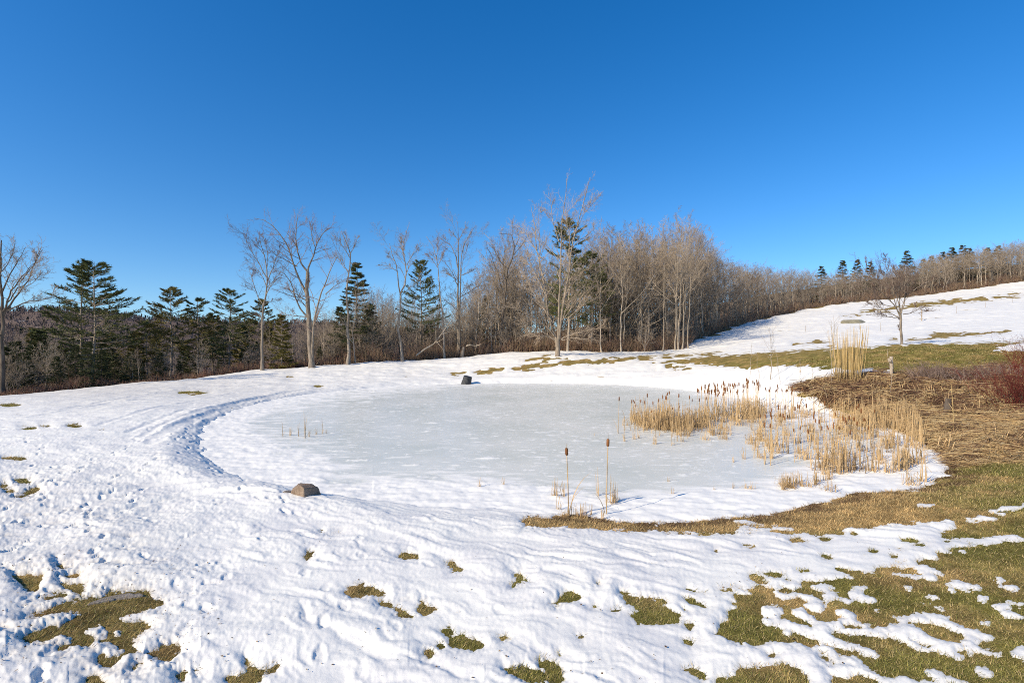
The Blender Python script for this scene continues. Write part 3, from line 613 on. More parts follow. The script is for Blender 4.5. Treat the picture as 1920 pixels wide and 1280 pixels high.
# ------------------------------------------------------------------ tree growth
def unit(v): return v / (np.linalg.norm(v, axis=-1, keepdims=True) + 1e-9)
def spawn(P, R, k, t0, t1, ang, asd, ratio, lc, nseg, wander, up, rr, rng, rmin=.004, lmul=None, lcap=None):
    m, n, _ = P.shape
    plen = np.linalg.norm(np.diff(P, axis=1), axis=2).sum(1)
    t = t0 + (t1 - t0) * (np.arange(k)[None, :] + rng.uniform(0, 1, (m, k))) / k
    f = t * (n - 1); i = np.minimum(f.astype(int), n - 2); a = (f - i)[..., None]
    mi = np.arange(m)[:, None]
    p = P[mi, i] * (1 - a) + P[mi, i + 1] * a
    tg = unit(P[mi, i + 1] - P[mi, i])
    r = (R[mi, i] * (1 - a[..., 0]) + R[mi, i + 1] * a[..., 0])
    az = 2.4 * np.arange(k)[None, :] + rng.uniform(0, 6.28, (m, 1)) + rng.normal(0, .5, (m, k))
    ref = np.where(np.abs(tg[..., 2:3]) > .85, np.array([1., 0, 0]), np.array([0, 0, 1.]))
    A = unit(np.cross(tg, ref)); B = np.cross(tg, A)
    an = ang(t) if callable(ang) else ang
    an = an + rng.normal(0, asd, (m, k))
    d = tg * np.cos(an)[..., None] + (A * np.cos(az)[..., None] + B * np.sin(az)[..., None]) * np.sin(an)[..., None]
    rat = ratio(t) if callable(ratio) else ratio * (1 - lc * t)
    L = plen[:, None] * rat * rng.uniform(.65, 1.2, (m, k))
    if lmul is not None: L = L * lmul[:, None]
    if lcap: L = np.minimum(L, lcap * (1.3 - .8 * t) * rng.uniform(.7, 1.1, (m, k)))
    p = p.reshape(-1, 3); d = d.reshape(-1, 3); L = L.reshape(-1); r0 = np.maximum(np.minimum(r.reshape(-1) * rr, L * .022), rmin)
    pts = [p]; d = unit(d)
    for s in range(nseg):
        d = unit(d + rng.normal(0, wander, d.shape) + np.array([0, 0, up]))
        p = p + d * (L / nseg)[:, None]; pts.append(p)
    Q = np.stack(pts, 1)
    RR = r0[:, None] * np.linspace(1, .3, nseg + 1)[None, :]
    return Q, RR

def crown_from(P, R, rng, k2=7, k3=6, k4=4, up=.05, ang=.75, r2=.42, fine=1., rmin=.009, t0=.25, wander=.11, lcap=None):
    """branches, twigs and twiglets on a set of limbs"""
    b2 = spawn(P, R, k2, t0, .98, ang, .22, r2, .45, 5, wander, up, .55, rng, rmin * 1.6, None, lcap)
    b3 = spawn(*b2, k3, .2, 1., .7, .25, .45, .3, 4, wander, up, .6, rng, rmin)
    out = [b2, b3]
    if k4: out.append(spawn(*b3, k4, .2, 1., .65, .3, .55, .3, 2, wander, up * .6, .7, rng, rmin * .75))
    return out

def tree_parts(root, main, crown, mtrunk, mtwig, sides=7):
    V, Q = tubes(main, sides)
    link('trunk', make_mesh('trunk', V, [Q], mtrunk, True), root)
    V, Q = tubes(crown, 3)
    link('crown', make_mesh('crown', V, [Q], mtwig, False), root)
    return root

def bare_template(seed, h=16., bole=.35, limbs=14, la=(.95, .45), lr=.42, r0=.17, fork=0, up=.035, k=(7, 6, 4), lean=.03, mats=('pale', 'twig'), wander=.06, sides=6):
    rng = np.random.default_rng(seed)
    n = 14; z = np.linspace(0, 1, n)
    tr = np.zeros((1, n, 3)); tr[0, :, 2] = z * h
    wx = np.cumsum(rng.normal(0, lean, (n, 2)), 0); wx -= wx[0]; tr[0, :, :2] = wx * h * .22
    R = (r0 * (1 - .93 * z ** .8))[None, :]; R[0, 0] *= 1.45
    main = [(tr, R)]
    leaders = (tr, R)
    if fork:
        fk = spawn(tr, R, fork, bole, bole + .25, .38, .1, .62, .35, 9, wander, .10, .75, rng)
        main.append(fk)
        L2 = spawn(*fk, 8, .15, .98, .75, .2, lr * .9, .5, 7, wander, up, .55, rng)
        main.append(L2)
    L1 = spawn(tr, R, limbs, bole, .97, lambda t: la[0] + (la[1] - la[0]) * (t - bole) / (1 - bole), .15, lambda t: lr * (1.08 - .75 * ((t - bole) / (1 - bole))), 0, 7, wander, up, .5, rng)
    main.append(L1)
    cr = crown_from(*L1, rng, *k, up=up)
    if fork: cr += crown_from(*L2, rng, *k, up=up)
    o = thing('bare_tree', None, None, (0, 0, 0))
    o['h'] = h
    return tree_parts(o, main, cr, MAT[mats[0]], MAT[mats[1]], sides)

def conifer_template(seed, h=17., start=.3, width=.24, whorl=.7, nb=5, lift=.22, droop=0., mats=('trunk', 'pine'), dens=1., r0=.2, shape='pine', blade=.34, gap=.15, name='pine_tree', tw=.034, dead=True):
    rng = np.random.default_rng(seed)
    n = 10; z = np.linspace(0, 1, n); tr = np.zeros((1, n, 3)); tr[0, :, 2] = z * h
    tr[0, :, :2] = np.cumsum(rng.normal(0, .012 * h, (n, 2)), 0) * .35; tr[0, 0, :2] = 0
    R = (r0 * (1 - .9 * z))[None, :]
    Z = np.arange(start * h, h * .985, whorl); Ps = []; 
    for zz in Z:
        t = (zz / h - start) / (1 - start)
        if shape == 'pine': prof = (min(1, (t + .12) / .32) ** .7) * (1 - t) ** .72 * 1.25
        else: prof = (1 - t) ** .9 * (min(1, (t + .25) / .3))
        for j in range(nb):
            if rng.uniform() < gap: continue
            L = width * h * prof * rng.uniform(.6, 1.18) + .25
            a = rng.uniform(0, 6.28) if j else 2.4 * zz
            li = lift + .5 * t * t + rng.normal(0, .1)
            s = np.linspace(0, 1, 6)
            rr = s * L
            q = np.stack([rr * math.cos(a), rr * math.sin(a), zz + rng.uniform(-.12, .12) + rr * math.tan(li) * .8 - droop * rr * s + .12 * L * s ** 3], 1)
            c = np.array([np.interp(zz, tr[0, :, 2], tr[0, :, i]) for i in (0, 1)]); q[:, :2] += c
            Ps.append(q)
    P = np.stack(Ps); Rb = np.maximum(.012 + .012 * np.linalg.norm(P[:, -1] - P[:, 0], axis=1), .012)[:, None] * np.linspace(1, .3, 6)[None, :]
    # flat sprays of side twigs
    m = len(P); k = int(11 * dens); t = rng.uniform(.25, 1., (m, k)); f = t * 5; i = np.minimum(f.astype(int), 4); a = (f - i)[..., None]; mi = np.arange(m)[:, None]
    p = P[mi, i] * (1 - a) + P[mi, i + 1] * a; tg = unit(P[mi, i + 1] - P[mi, i]); side = unit(np.cross(tg, np.array([0, 0, 1.])))
    sg = np.where(rng.uniform(size=(m, k)) < .5, 1, -1)[..., None]
    BL = np.linalg.norm(P[:, -1] - P[:, 0], axis=1)[:, None]
    L = (BL * .42 * (1.15 - t) + .22) * rng.uniform(.6, 1.2, (m, k))
    d = unit(tg * .8 + side * sg * rng.uniform(.4, 1., (m, k, 1)) + rng.normal(0, .12, (m, k, 3)) + np.array([0, 0, .12 - droop * .5]))
    S3 = np.linspace(0, 1, 3)[None, None, :, None]
    SP = (p[:, :, None, :] + d[:, :, None, :] * L[:, :, None, None] * S3).reshape(-1, 3, 3)
    SR = np.full((len(SP), 3), .008)
    V1, Q1 = tubes([(P, Rb), (SP, SR)], 3)
    # needle tufts: slim blades fanned round each spray
    kn = 22
    m = len(SP); t = rng.uniform(.1, 1.08, (m, kn, 1)); base = SP[:, None, 0] * (1 - t) + SP[:, None, 2] * t
    dd = unit(SP[:, 2] - SP[:, 0])[:, None, :]
    nd = unit(dd * rng.uniform(.3, 1.1, (m, kn, 1)) + rng.normal(0, .55, (m, kn, 3)) * np.array([1, 1, .6]) + np.array([0, 0, .2]))
    ln = blade * rng.uniform(.6, 1.25, (m, kn, 1)); w = unit(np.cross(nd, rng.normal(0, 1, (m, kn, 3)))) * tw * rng.uniform(.7, 1.4, (m, kn, 1))
    tri = np.stack([base - w, base + w, base + nd * ln], 2).reshape(-1, 3)
    F1 = np.arange(len(tri)).reshape(-1, 3) + len(V1)
    me = make_mesh('crown', np.concatenate([V1, tri]), [Q1, F1], [MAT[mats[0]], MAT[mats[1]]], False, fmat=np.concatenate([np.zeros(len(Q1)), np.ones(len(F1))]))
    o = thing(name, None, None, (0, 0, 0)); o['h'] = h
    main = [(tr, R)]
    if dead: main.append(spawn(tr, R, 14, .08, start + .1, 1.45, .15, .09, 0, 3, .1, 0, .2, rng, .012))
    V, Q = tubes(main, 7); link('trunk', make_mesh('trunk', V, [Q], MAT[mats[0]], True), o); link('crown', me, o)
    return o

# ---- traced limbs of the individual trees near the field edge
def traced(name, label, cat, base, Y, limbs, seed, mats, k=(7, 6, 4), r2=.4, ang=.75, up=.05, sides=8, extra=2, rmin=.0075, group=None, dspread=.3, t0=.2):
    """limbs: list of (points in photo pixels, start radius, end radius); each limb gets its own reach towards or away from the viewer"""
    rng = np.random.default_rng(seed)
    bx, by = base
    X0 = (bx - 960) / F * Y; Z0 = float(gz(X0, Y)) - .08
    zpix = H - (by - 640) / F * Y
    root = thing(name, label, cat, (X0, Y, Z0), group)
    main = []; Ps = []; Rs = []
    for li, (pts, ra, rb) in enumerate(limbs):
        q = resample(pts, 12) if li == 0 else resample(pts, 40)[:39]
        q = resample(q, 12)
        x = (q[:, 0] - bx) / F * Y; z = -(q[:, 1] - by) / F * Y
        s = np.linspace(0, 1, 12); L = np.hypot(x[-1] - x[0], z[-1] - z[0])
        y = np.zeros(12) if li == 0 else rng.choice([-1, 1]) * rng.uniform(.35, 1.) * dspread * L * s ** 1.2 + (.25 * main_y(main, x[0], z[0]) if 0 else 0)
        p = np.stack([x, y, z], 1); p[1:-1] += rng.normal(0, .035, (10, 3)) * min(1, L / 5)
        r = (ra + (rb - ra) * s ** .8) * (.8 if li == 0 else .72)
        if li == 0: r[0] *= 1.35
        main.append((p[None], r[None])); Ps.append(p); Rs.append(r)
    P = np.stack(Ps); R = np.stack(Rs)
    if extra:
        ex = spawn(P[:], R[:], extra, .3, .95, .7, .2, .33, .4, 11, .09, up, .5, rng, .012)
        main.append(ex)
        P = np.concatenate([P[1:], ex[0]]); R = np.concatenate([R[1:], ex[1]])
    cr = crown_from(P, R, rng, *k, up=up, ang=ang, r2=r2, rmin=rmin, t0=t0, lcap=3.2)
    return tree_parts(root, main, cr, MAT[mats[0]], MAT[mats[1]], sides)
def zz(pts, sc, ox, oy): return [(ox + u / sc, oy + v / sc) for u, v in pts]

z1 = (4, 440, 380)
traced('bare_tree', 'tall forking grey tree at the wood edge, second dark stem leaning out right', 'tree', (585, 692), 61.5, [
    (zz([(580, 1250), (565, 1050), (555, 850), (545, 700), (548, 520)], *z1), .46, .27),
    (zz([(545, 700), (510, 620), (480, 540), (450, 420), (430, 340), (360, 220), (300, 165), (200, 150)], *z1), .2, .03),
    (zz([(548, 520), (500, 450), (478, 330), (490, 210), (520, 95)], *z1), .17, .03),
    (zz([(548, 520), (575, 420), (610, 280), (650, 200), (720, 165)], *z1), .17, .03),
    (zz([(550, 860), (490, 790), (455, 680), (430, 590), (385, 530), (300, 515)], *z1), .16, .03),
    (zz([(585, 1180), (600, 950), (625, 840), (680, 690), (740, 560), (800, 460), (832, 405)], *z1), .27, .04),
    (zz([(680, 690), (760, 610), (830, 560)], *z1), .09, .02),
    (zz([(545, 740), (480, 700), (400, 650), (310, 620)], *z1), .11, .02),
    (zz([(548, 860), (470, 850), (380, 840), (290, 790)], *z1), .1, .02),
    (zz([(470, 480), (400, 440), (320, 400), (270, 330)], *z1), .09, .02),
    (zz([(600, 330), (570, 230), (560, 150), (580, 110)], *z1), .08, .02)], 1, ('trunk', 'twig_red'), k=(11, 7, 4), r2=.5)
traced('bare_tree', 'slender pale tree with a fine upright crown, just left of the tall forking tree', 'tree', (492, 699), 59.5, [
    (zz([(207, 1275), (207, 1100), (208, 900), (215, 780), (235, 700), (245, 600), (240, 500), (220, 380), (190, 280), (180, 230)], *z1), .24, .03),
    (zz([(215, 780), (170, 720), (130, 640), (90, 560), (60, 480)], *z1), .09, .02),
    (zz([(238, 700), (270, 640), (330, 590), (370, 565)], *z1), .08, .02),
    (zz([(245, 600), (280, 500), (300, 400), (335, 330)], *z1), .09, .02),
    (zz([(240, 570), (180, 440), (130, 330), (118, 250)], *z1), .09, .02),
    (zz([(240, 500), (262, 400), (252, 300), (235, 245)], *z1), .07, .02),
    (zz([(242, 640), (190, 540), (120, 460), (55, 440)], *z1), .07, .02),
    (zz([(218, 770), (280, 740), (330, 735)], *z1), .06, .02), (zz([(210, 890), (180, 850), (150, 830)], *z1), .06, .02),
    (zz([(225, 400), (160, 330), (150, 260)], *z1), .05, .02)], 2, ('trunk', 'twig_red'), k=(11, 7, 4), r2=.5)
traced('bare_tree', 'straight pale trunked tree with broken top before a broad dark conifer', 'tree', (652, 686), 65, [
    (zz([(850, 1220), (858, 1100), (850, 950), (845, 800), (838, 650), (850, 550), (865, 450), (870, 380), (850, 330), (820, 270), (800, 215)], *z1), .3, .04),
    (zz([(870, 380), (900, 320), (920, 250)], *z1), .08, .02), (zz([(868, 420), (830, 350), (775, 265), (755, 240)], *z1), .08, .02),
    (zz([(865, 450), (890, 465), (915, 462)], *z1), .08, .02), (zz([(858, 520), (810, 480), (780, 420), (715, 400)], *z1), .08, .02),
    (zz([(905, 1200), (890, 1000), (900, 920), (925, 780), (920, 650), (932, 590)], *z1), .13, .03),
    (zz([(840, 950), (820, 880), (780, 860)], *z1), .07, .03), (zz([(860, 400), (860, 320), (840, 240)], *z1), .06, .02)], 3, ('trunk', 'twig'), k=(11, 7, 4), r2=.5)
z2 = (4.2667, 680, 400)
traced('bare_tree', 'wavy pale tree splitting into two crooked stems, left of a dark pine', 'tree', (755, 676), 68.5, [
    (zz([(320, 1180), (310, 1050), (285, 920), (290, 800), (308, 700), (300, 640), (285, 540), (280, 450), (260, 370), (230, 290), (215, 225)], *z2), .27, .03),
    (zz([(300, 640), (345, 540), (358, 440), (345, 340), (335, 270), (360, 200), (382, 130)], *z2), .16, .03),
    (zz([(280, 450), (220, 410), (140, 395)], *z2), .07, .02), (zz([(352, 400), (400, 300), (465, 230)], *z2), .08, .02),
    (zz([(340, 330), (300, 240), (290, 170)], *z2), .07, .02), (zz([(262, 370), (215, 330), (205, 285)], *z2), .06, .02), (zz([(338, 280), (300, 220), (310, 150)], *z2), .06, .02)], 4, ('trunk', 'twig'), k=(11, 7, 4), r2=.5)
traced('bare_tree', 'slim leaning tree with feathery top between dark pine and twin stemmed tree', 'tree', (833, 673), 73, [
    (zz([(655, 1165), (650, 1000), (640, 850), (625, 680), (605, 450), (590, 350), (560, 250), (510, 180)], *z2), .2, .03),
    (zz([(600, 420), (640, 330), (665, 270)], *z2), .07, .02), (zz([(592, 360), (540, 320), (490, 325)], *z2), .06, .02), (zz([(590, 350), (600, 260), (580, 180)], *z2), .06, .02), (zz([(600, 430), (560, 370), (520, 340)], *z2), .06, .02)], 5, ('trunk', 'twig_red'), k=(11, 7, 4), r2=.5)
traced('bare_tree', 'tall twin stemmed bare tree rising above the brush left of the lone maple', 'tree', (861, 671), 76, [
    (zz([(765, 1155), (765, 780), (760, 600), (765, 450), (770, 250), (760, 70)], *z2), .3, .03),
    (zz([(775, 1100), (780, 760), (795, 600), (800, 420), (830, 290), (870, 230), (940, 140)], *z2), .24, .03),
    (zz([(762, 600), (730, 500), (680, 420), (615, 370)], *z2), .11, .02), (zz([(765, 450), (740, 330), (700, 250), (620, 200), (560, 180)], *z2), .13, .02),
    (zz([(755, 780), (700, 730), (640, 690)], *z2), .08, .02), (zz([(770, 220), (820, 130), (830, 90)], *z2), .07, .02), (zz([(768, 230), (720, 160), (690, 140)], *z2), .06, .02),
    (zz([(800, 500), (850, 480), (910, 440)], *z2), .07, .02), (zz([(795, 660), (830, 600), (880, 560)], *z2), .07, .02), (zz([(750, 540), (690, 490), (630, 490)], *z2), .07, .02), (zz([(815, 340), (850, 250), (860, 170)], *z2), .07, .02)], 6, ('trunk', 'twig'), k=(11, 7, 4), r2=.5)
z3 = (3.7654, 920, 340)
traced('maple_tree', 'large lone bare maple with short thick trunk and many leaders, before the wood', 'tree', (1045, 669), 65.5, [
    (zz([(472, 1242), (475, 1180), (472, 1110)], *z3), .42, .36),
    (zz([(478, 1120), (478, 1000), (475, 860), (485, 700), (480, 500), (480, 350), (500, 200), (510, 35)], *z3), .24, .03),
    (zz([(484, 1110), (495, 950), (520, 800), (540, 640), (545, 500), (570, 400), (600, 280), (645, 75)], *z3), .22, .03),
    (zz([(465, 1115), (440, 1040), (410, 960), (395, 800), (375, 680), (355, 560), (330, 420), (325, 280), (290, 60)], *z3), .2, .03),
    (zz([(380, 690), (345, 600), (350, 400), (340, 250), (345, 110)], *z3), .1, .02), (zz([(482, 420), (440, 260), (430, 120), (410, 50)], *z3), .1, .02),
    (zz([(455, 1120), (400, 1080), (340, 1050), (270, 1030), (190, 1000)], *z3), .12, .02), (zz([(460, 1095), (380, 1010), (290, 960), (200, 905), (140, 890)], *z3), .13, .02),
    (zz([(440, 1050), (380, 900), (300, 800), (200, 690)], *z3), .12, .02), (zz([(470, 1050), (350, 850), (270, 720), (230, 600)], *z3), .11, .02), (zz([(455, 1110), (380, 1085), (300, 1090), (230, 1080)], *z3), .1, .02),
    (zz([(495, 1115), (540, 1090), (620, 1060), (720, 1045), (800, 1010)], *z3), .13, .02), (zz([(500, 1118), (590, 1100), (660, 1112), (745, 1118)], *z3), .09, .02),
    (zz([(490, 1060), (560, 950), (640, 880), (740, 820), (800, 760)], *z3), .13, .02), (zz([(492, 1000), (580, 880), (650, 790), (705, 745)], *z3), .11, .02),
    (zz([(515, 820), (600, 680), (690, 600)], *z3), .1, .02), (zz([(545, 490), (620, 420), (690, 370), (765, 295)], *z3), .1, .02), (zz([(360, 540), (280, 400), (230, 310), (170, 280)], *z3), .1, .02),
    (zz([(490, 1040), (530, 900), (620, 770), (640, 650)], *z3), .1, .02), (zz([(400, 820), (300, 600), (260, 450), (230, 380)], *z3), .1, .02), (zz([(580, 370), (660, 230), (720, 160)], *z3), .08, .02), (zz([(550, 520), (560, 400), (540, 250), (560, 150)], *z3), .08, .02)],
    7, ('maple', 'twig'), rmin=.009, extra=2, k=(13, 7, 4), r2=.46, ang=.6, up=.05, dspread=.5)
traced('bare_tree', 'dark bare tree with crooked twisting limbs, just left of the lone maple', 'tree', (938, 668), 79, [
    (zz([(75, 1240), (80, 1060), (95, 880), (110, 720), (125, 620), (165, 540), (170, 470), (150, 400), (60, 390)], *z3), .36, .04),
    (zz([(95, 850), (60, 700), (10, 560), (-30, 480)], *z3), .14, .03), (zz([(120, 640), (70, 590), (20, 490), (-20, 450)], *z3), .14, .02), (zz([(170, 490), (200, 430), (190, 360), (140, 340)], *z3), .1, .02),
    (zz([(110, 720), (150, 650), (210, 600), (230, 540)], *z3), .1, .02), (zz([(165, 540), (220, 470), (270, 380)], *z3), .1, .02), (zz([(60, 800), (20, 720), (-20, 700)], *z3), .1, .02)], 8, ('dark', 'twig'), k=(11, 7, 4), r2=.5)
z4 = (4, 0, 430)
traced('bare_tree', 'wide bare tree with dark sweeping branches cut by the left frame edge', 'tree', (4, 741), 43, [
    (zz([(20, 1250), (15, 1000), (18, 700), (15, 500), (0, 300), (10, 60)], *z4), .26, .05),
    (zz([(18, 640), (80, 500), (150, 360), (170, 240), (190, 80)], *z4), .12, .02), (zz([(20, 600), (120, 440), (230, 340), (330, 260), (400, 240)], *z4), .11, .02),
    (zz([(40, 560), (160, 420), (280, 400), (370, 340)], *z4), .08, .02), (zz([(60, 590), (180, 520), (300, 500), (430, 450)], *z4), .09, .02), (zz([(15, 450), (60, 300), (100, 200), (130, 90)], *z4), .09, .02),
    (zz([(18, 600), (-60, 480), (-160, 380), (-240, 280)], *z4), .11, .02), (zz([(15, 480), (-60, 300), (-120, 150)], *z4), .09, .02), (zz([(10, 330), (40, 200), (30, 40)], *z4), .06, .02),
    (zz([(150, 370), (220, 250), (260, 110)], *z4), .07, .02)], 9, ('dark', 'twig'), k=(9, 6, 4), r2=.46, rmin=.009)
zza = lambda p, *q: [(1690 + (x - 1690) * 1.08, 646 - (646 - y) * 1.12) for x, y in zz(p, *q)]
traced('apple_tree', 'small pruned apple tree with fan of reddish limbs on the far lawn edge', 'tree', (1690, 646), 46.5, [
    (zza([(700, 785), (690, 640), (685, 500)], 5.3333, 1560, 500), .135, .11),
    (zza([(690, 510), (600, 410), (500, 340), (380, 250), (270, 140), (190, 50)], 5.3333, 1560, 500), .07, .016), (zza([(680, 520), (620, 400), (560, 270), (500, 150), (400, 90)], 5.3333, 1560, 500), .065, .016),
    (zza([(688, 500), (680, 360), (665, 200), (640, 50), (600, -20)], 5.3333, 1560, 500), .065, .016), (zza([(690, 500), (730, 400), (800, 290), (860, 180), (920, 80)], 5.3333, 1560, 500), .065, .016),
    (zza([(695, 490), (760, 350), (790, 200), (810, 60)], 5.3333, 1560, 500), .062, .016), (zza([(670, 530), (560, 525), (460, 500), (380, 500)], 5.3333, 1560, 500), .06, .015),
    (zza([(710, 500), (790, 490), (880, 450), (1000, 470)], 5.3333, 1560, 500), .06, .015), (zza([(688, 500), (700, 330), (720, 170), (700, 20)], 5.3333, 1560, 500), .062, .016), (zza([(560, 280), (480, 200), (400, 90)], 5.3333, 1560, 500), .045, .014),
    (zza([(600, 430), (500, 400), (420, 400)], 5.3333, 1560, 500), .045, .014), (zza([(800, 290), (870, 230), (960, 190)], 5.3333, 1560, 500), .045, .014), (zza([(670, 530), (560, 450), (440, 320), (300, 200)], 5.3333, 1560, 500), .06, .015)],
    10, ('trunk', 'twig_red'), k=(10, 7, 4), r2=.42, ang=.6, up=.12, rmin=.010, dspread=.5)

# ---- templates and their copies
BT = [bare_template(21, 17, .36, 15, (.95, .4), .36, .17), bare_template(22, 16, .32, 16, (1.0, .45), .42, .17, mats=('pale', 'twig_pale')), bare_template(23, 18, .4, 12, (.8, .4), .34, .18, fork=2),
      bare_template(24, 15, .22, 18, (1.1, .5), .45, .15, fork=2, mats=('trunk', 'twig_pale')), bare_template(25, 17, .5, 12, (.9, .4), .34, .15, mats=('pale', 'twig')), bare_template(26, 14, .15, 18, (1.1, .5), .42, .13, mats=('trunk', 'twig'), fork=3),
      bare_template(27, 18, .35, 14, (.7, .35), .36, .16, lean=.05, mats=('pale', 'twig_red'))]
SMALL = [bare_template(31, 7, .08, 13, (.9, .5), .5, .06, fork=4, k=(6, 5, 3), mats=('trunk', 'twig_pale')), bare_template(32, 6, .05, 12, (1.1, .6), .6, .055, fork=5, k=(6, 5, 3), mats=('dark', 'twig')), bare_template(33, 8, .25, 13, (.9, .5), .42, .06, k=(6, 5, 3), mats=('pale', 'twig_pale'))]
PT = [conifer_template(41, 18, .26, .25, .74, 5, .16, r0=.2, gap=.16), conifer_template(42, 18, .36, .21, .7, 5, .22, r0=.18, mats=('trunk', 'pine_old'), gap=.16), conifer_template(43, 16, .30, .26, .76, 5, .13, r0=.19, gap=.25)]
HT2 = conifer_template(46, 9, .05, .2, .45, 5, .05, .06, ('trunk', 'pine_old'), 1., .11, 'cone', .3, .15, 'conifer_tree', dead=False)
HT = [conifer_template(44, 12, .06, .24, .42, 6, -.05, .12, ('dark', 'hemlock'), 1., .15, 'cone', .26, .1, 'hemlock_tree', dead=False), conifer_template(45, 11, .04, .3, .45, 6, .0, .16, ('dark', 'hemlock'), 1.1, .14, 'cone', .24, .15, 'hemlock_tree', dead=False)]
ALL_T = BT + SMALL + PT + HT + [HT2]
first = {}
rt = np.random.default_rng(99)
def put(t, name, px, Y, h, label, cat, group, rz=None, sx=1., sink=.1):
    x = (px - 960) / F * Y; z = float(gz(x, Y)) - sink
    s = h / t['h']; rz = rt.uniform(0, 6.28) if rz is None else rz
    return copy_thing(t, name, (x, Y, z), rz, (s * sx, s * sx, s), label, cat, group)
def put_top(t, name, px, Y, top, label, cat, group=None, sx=1., rz=None):
    x = (px - 960) / F * Y; z = float(gz(x, Y)) - .1
    return put(t, name, px, Y, (H - (top - 640) / F * Y) - z, label, cat, group, rz, sx)
# pines one can tell apart
for t, px, Y, top, sx, lab in ((0, 173, 55, 491, 1.2, 'tallest white pine of the left wood, right stem of a close pair'), (2, 149, 57, 500, 1.1, 'white pine with layered boughs, left stem of the close pair in the left wood'),
        (1, 320, 64, 541, 1.3, 'open white pine with a pale trunk midway along the left wood'), (2, 372, 67, 560, 1.2, 'thin dark trunked pine between two fuller pines of the left wood'), (0, 428, 66, 543, 1.15, 'rounded flat topped pine left of the slender pale tree'),
        (1, 490, 82, 563, 1.2, 'small pine top showing behind the slender pale tree'), (0, 790, 76, 489, .9, 'dark rounded pine with a bare lower trunk behind the wavy trunked tree'),
        (0, 1064, 76.5, 414, 1.0, 'tall dark pine showing through the crown of the lone maple'), (0, 1108, 78, 474, 1.0, 'shorter pine top just right of the lone maple'), (1, 275, 60, 605, 1.3, 'low olive pine bough mass left of the open white pine'),
        (1, 400, 70, 590, 1.3, 'olive pine filling the gap left of the flat topped pine')):
    put_top(PT[t], 'pine_tree', px, Y, top, lab, 'tree', sx=sx)
for i, (px, Y, top) in enumerate(((255, 74, 622), (292, 80, 616), (385, 84, 616), (452, 78, 610), (505, 84, 616), (590, 90, 634), (70, 76, 616), (210, 76, 626))):
    put_top(PT[1] if i % 3 else HT2, 'pine_tree', px, Y, top, 'olive green evergreen in the second rank of the left wood', 'tree', 'second rank evergreens of the left wood', rt.uniform(1.0, 1.3))
put_top(HT[1], 'conifer_tree', 668, 72, 497, 'broad dark conifer behind the straight pale trunk with a broken top', 'tree', sx=.95)
put_top(HT2, 'conifer_tree', 527, 63.5, 590, 'short golden olive conifer at the wood edge left of the forking maple', 'tree', sx=1.1)
put_top(HT[0], 'conifer_tree', 325 + 590, 92, 555, 'dim conifer in the shade behind the twisted dark tree', 'tree', sx=1.2)
put_top(HT[1], 'conifer_tree', 800, 86, 610, 'low spreading conifer under the dark rounded pine', 'tree', sx=1.2)
for px, Y, top in ((20, 82, 640), (60, 90, 648), (110, 84, 650), (150, 92, 640), (215, 86, 655), (255, 90, 650), (300, 88, 655), (345, 92, 655), (420, 90, 650), (80, 68, 622), (180, 70, 628), (355, 70, 655), (480, 74, 640), (640, 78, 575), (690, 78, 580), (15, 49, 650), (45, 47, 662), (75, 52, 618), (105, 47, 668), (140, 50, 648), (165, 48, 640), (190, 51, 655), (215, 53, 668), (245, 53, 660), (262, 56, 672), (300, 57, 660), (335, 58, 676), (-40, 46, 650), (60, 60, 640), (-90, 44, 655), (455, 66, 655), (120, 60, 652), (205, 62, 650), (690, 76, 600), (640, 74, 620), (700, 80, 585), (1190, 90, 560), (1150, 86, 590), (600, 70, 650), (30, 55, 640), (95, 56, 645)):
    g = 'dark low hemlocks under the pines of the left wood' if px < 500 else 'hemlocks inside the middle wood'
    put_top(HT[rt.integers(2)], 'hemlock_tree', px, Y, top, 'dark low hemlock filling the shade under the pines of the left wood' if px < 500 else 'dark hemlock half hidden among bare trunks in the middle wood', 'tree', g, rt.uniform(.9, 1.25))
for px, Y, top, lab in ((1580, 178, 489, 'left of the three pines in a row on the hill skyline'), (1606, 182, 487, 'middle of the three pines in a row on the hill skyline'), (1632, 180, 492, 'right and lowest of the three pines in a row on the hill skyline'),
                        (1700, 186, 472, 'lone dark pine top above the apple tree on the hill skyline'), (1540, 172, 500, 'dim pine left of the row of three on the hill skyline')):
    put_top(HT[rt.integers(2)], 'pine_tree', px, Y, top, lab, 'tree', sx=1.05)
for px, Y, top in ((1745, 205, 470), (1768, 208, 463), (1785, 205, 455), (1805, 208, 451), (1818, 210, 456), (1850, 212, 455), (1872, 212, 452), (1730, 204, 476)):
    put_top(HT[rt.integers(2)], 'pine_tree', px, Y, top + 10, 'dark pine crown in the skyline clump at the upper right', 'tree', 'pines on the upper right skyline', 1.25)
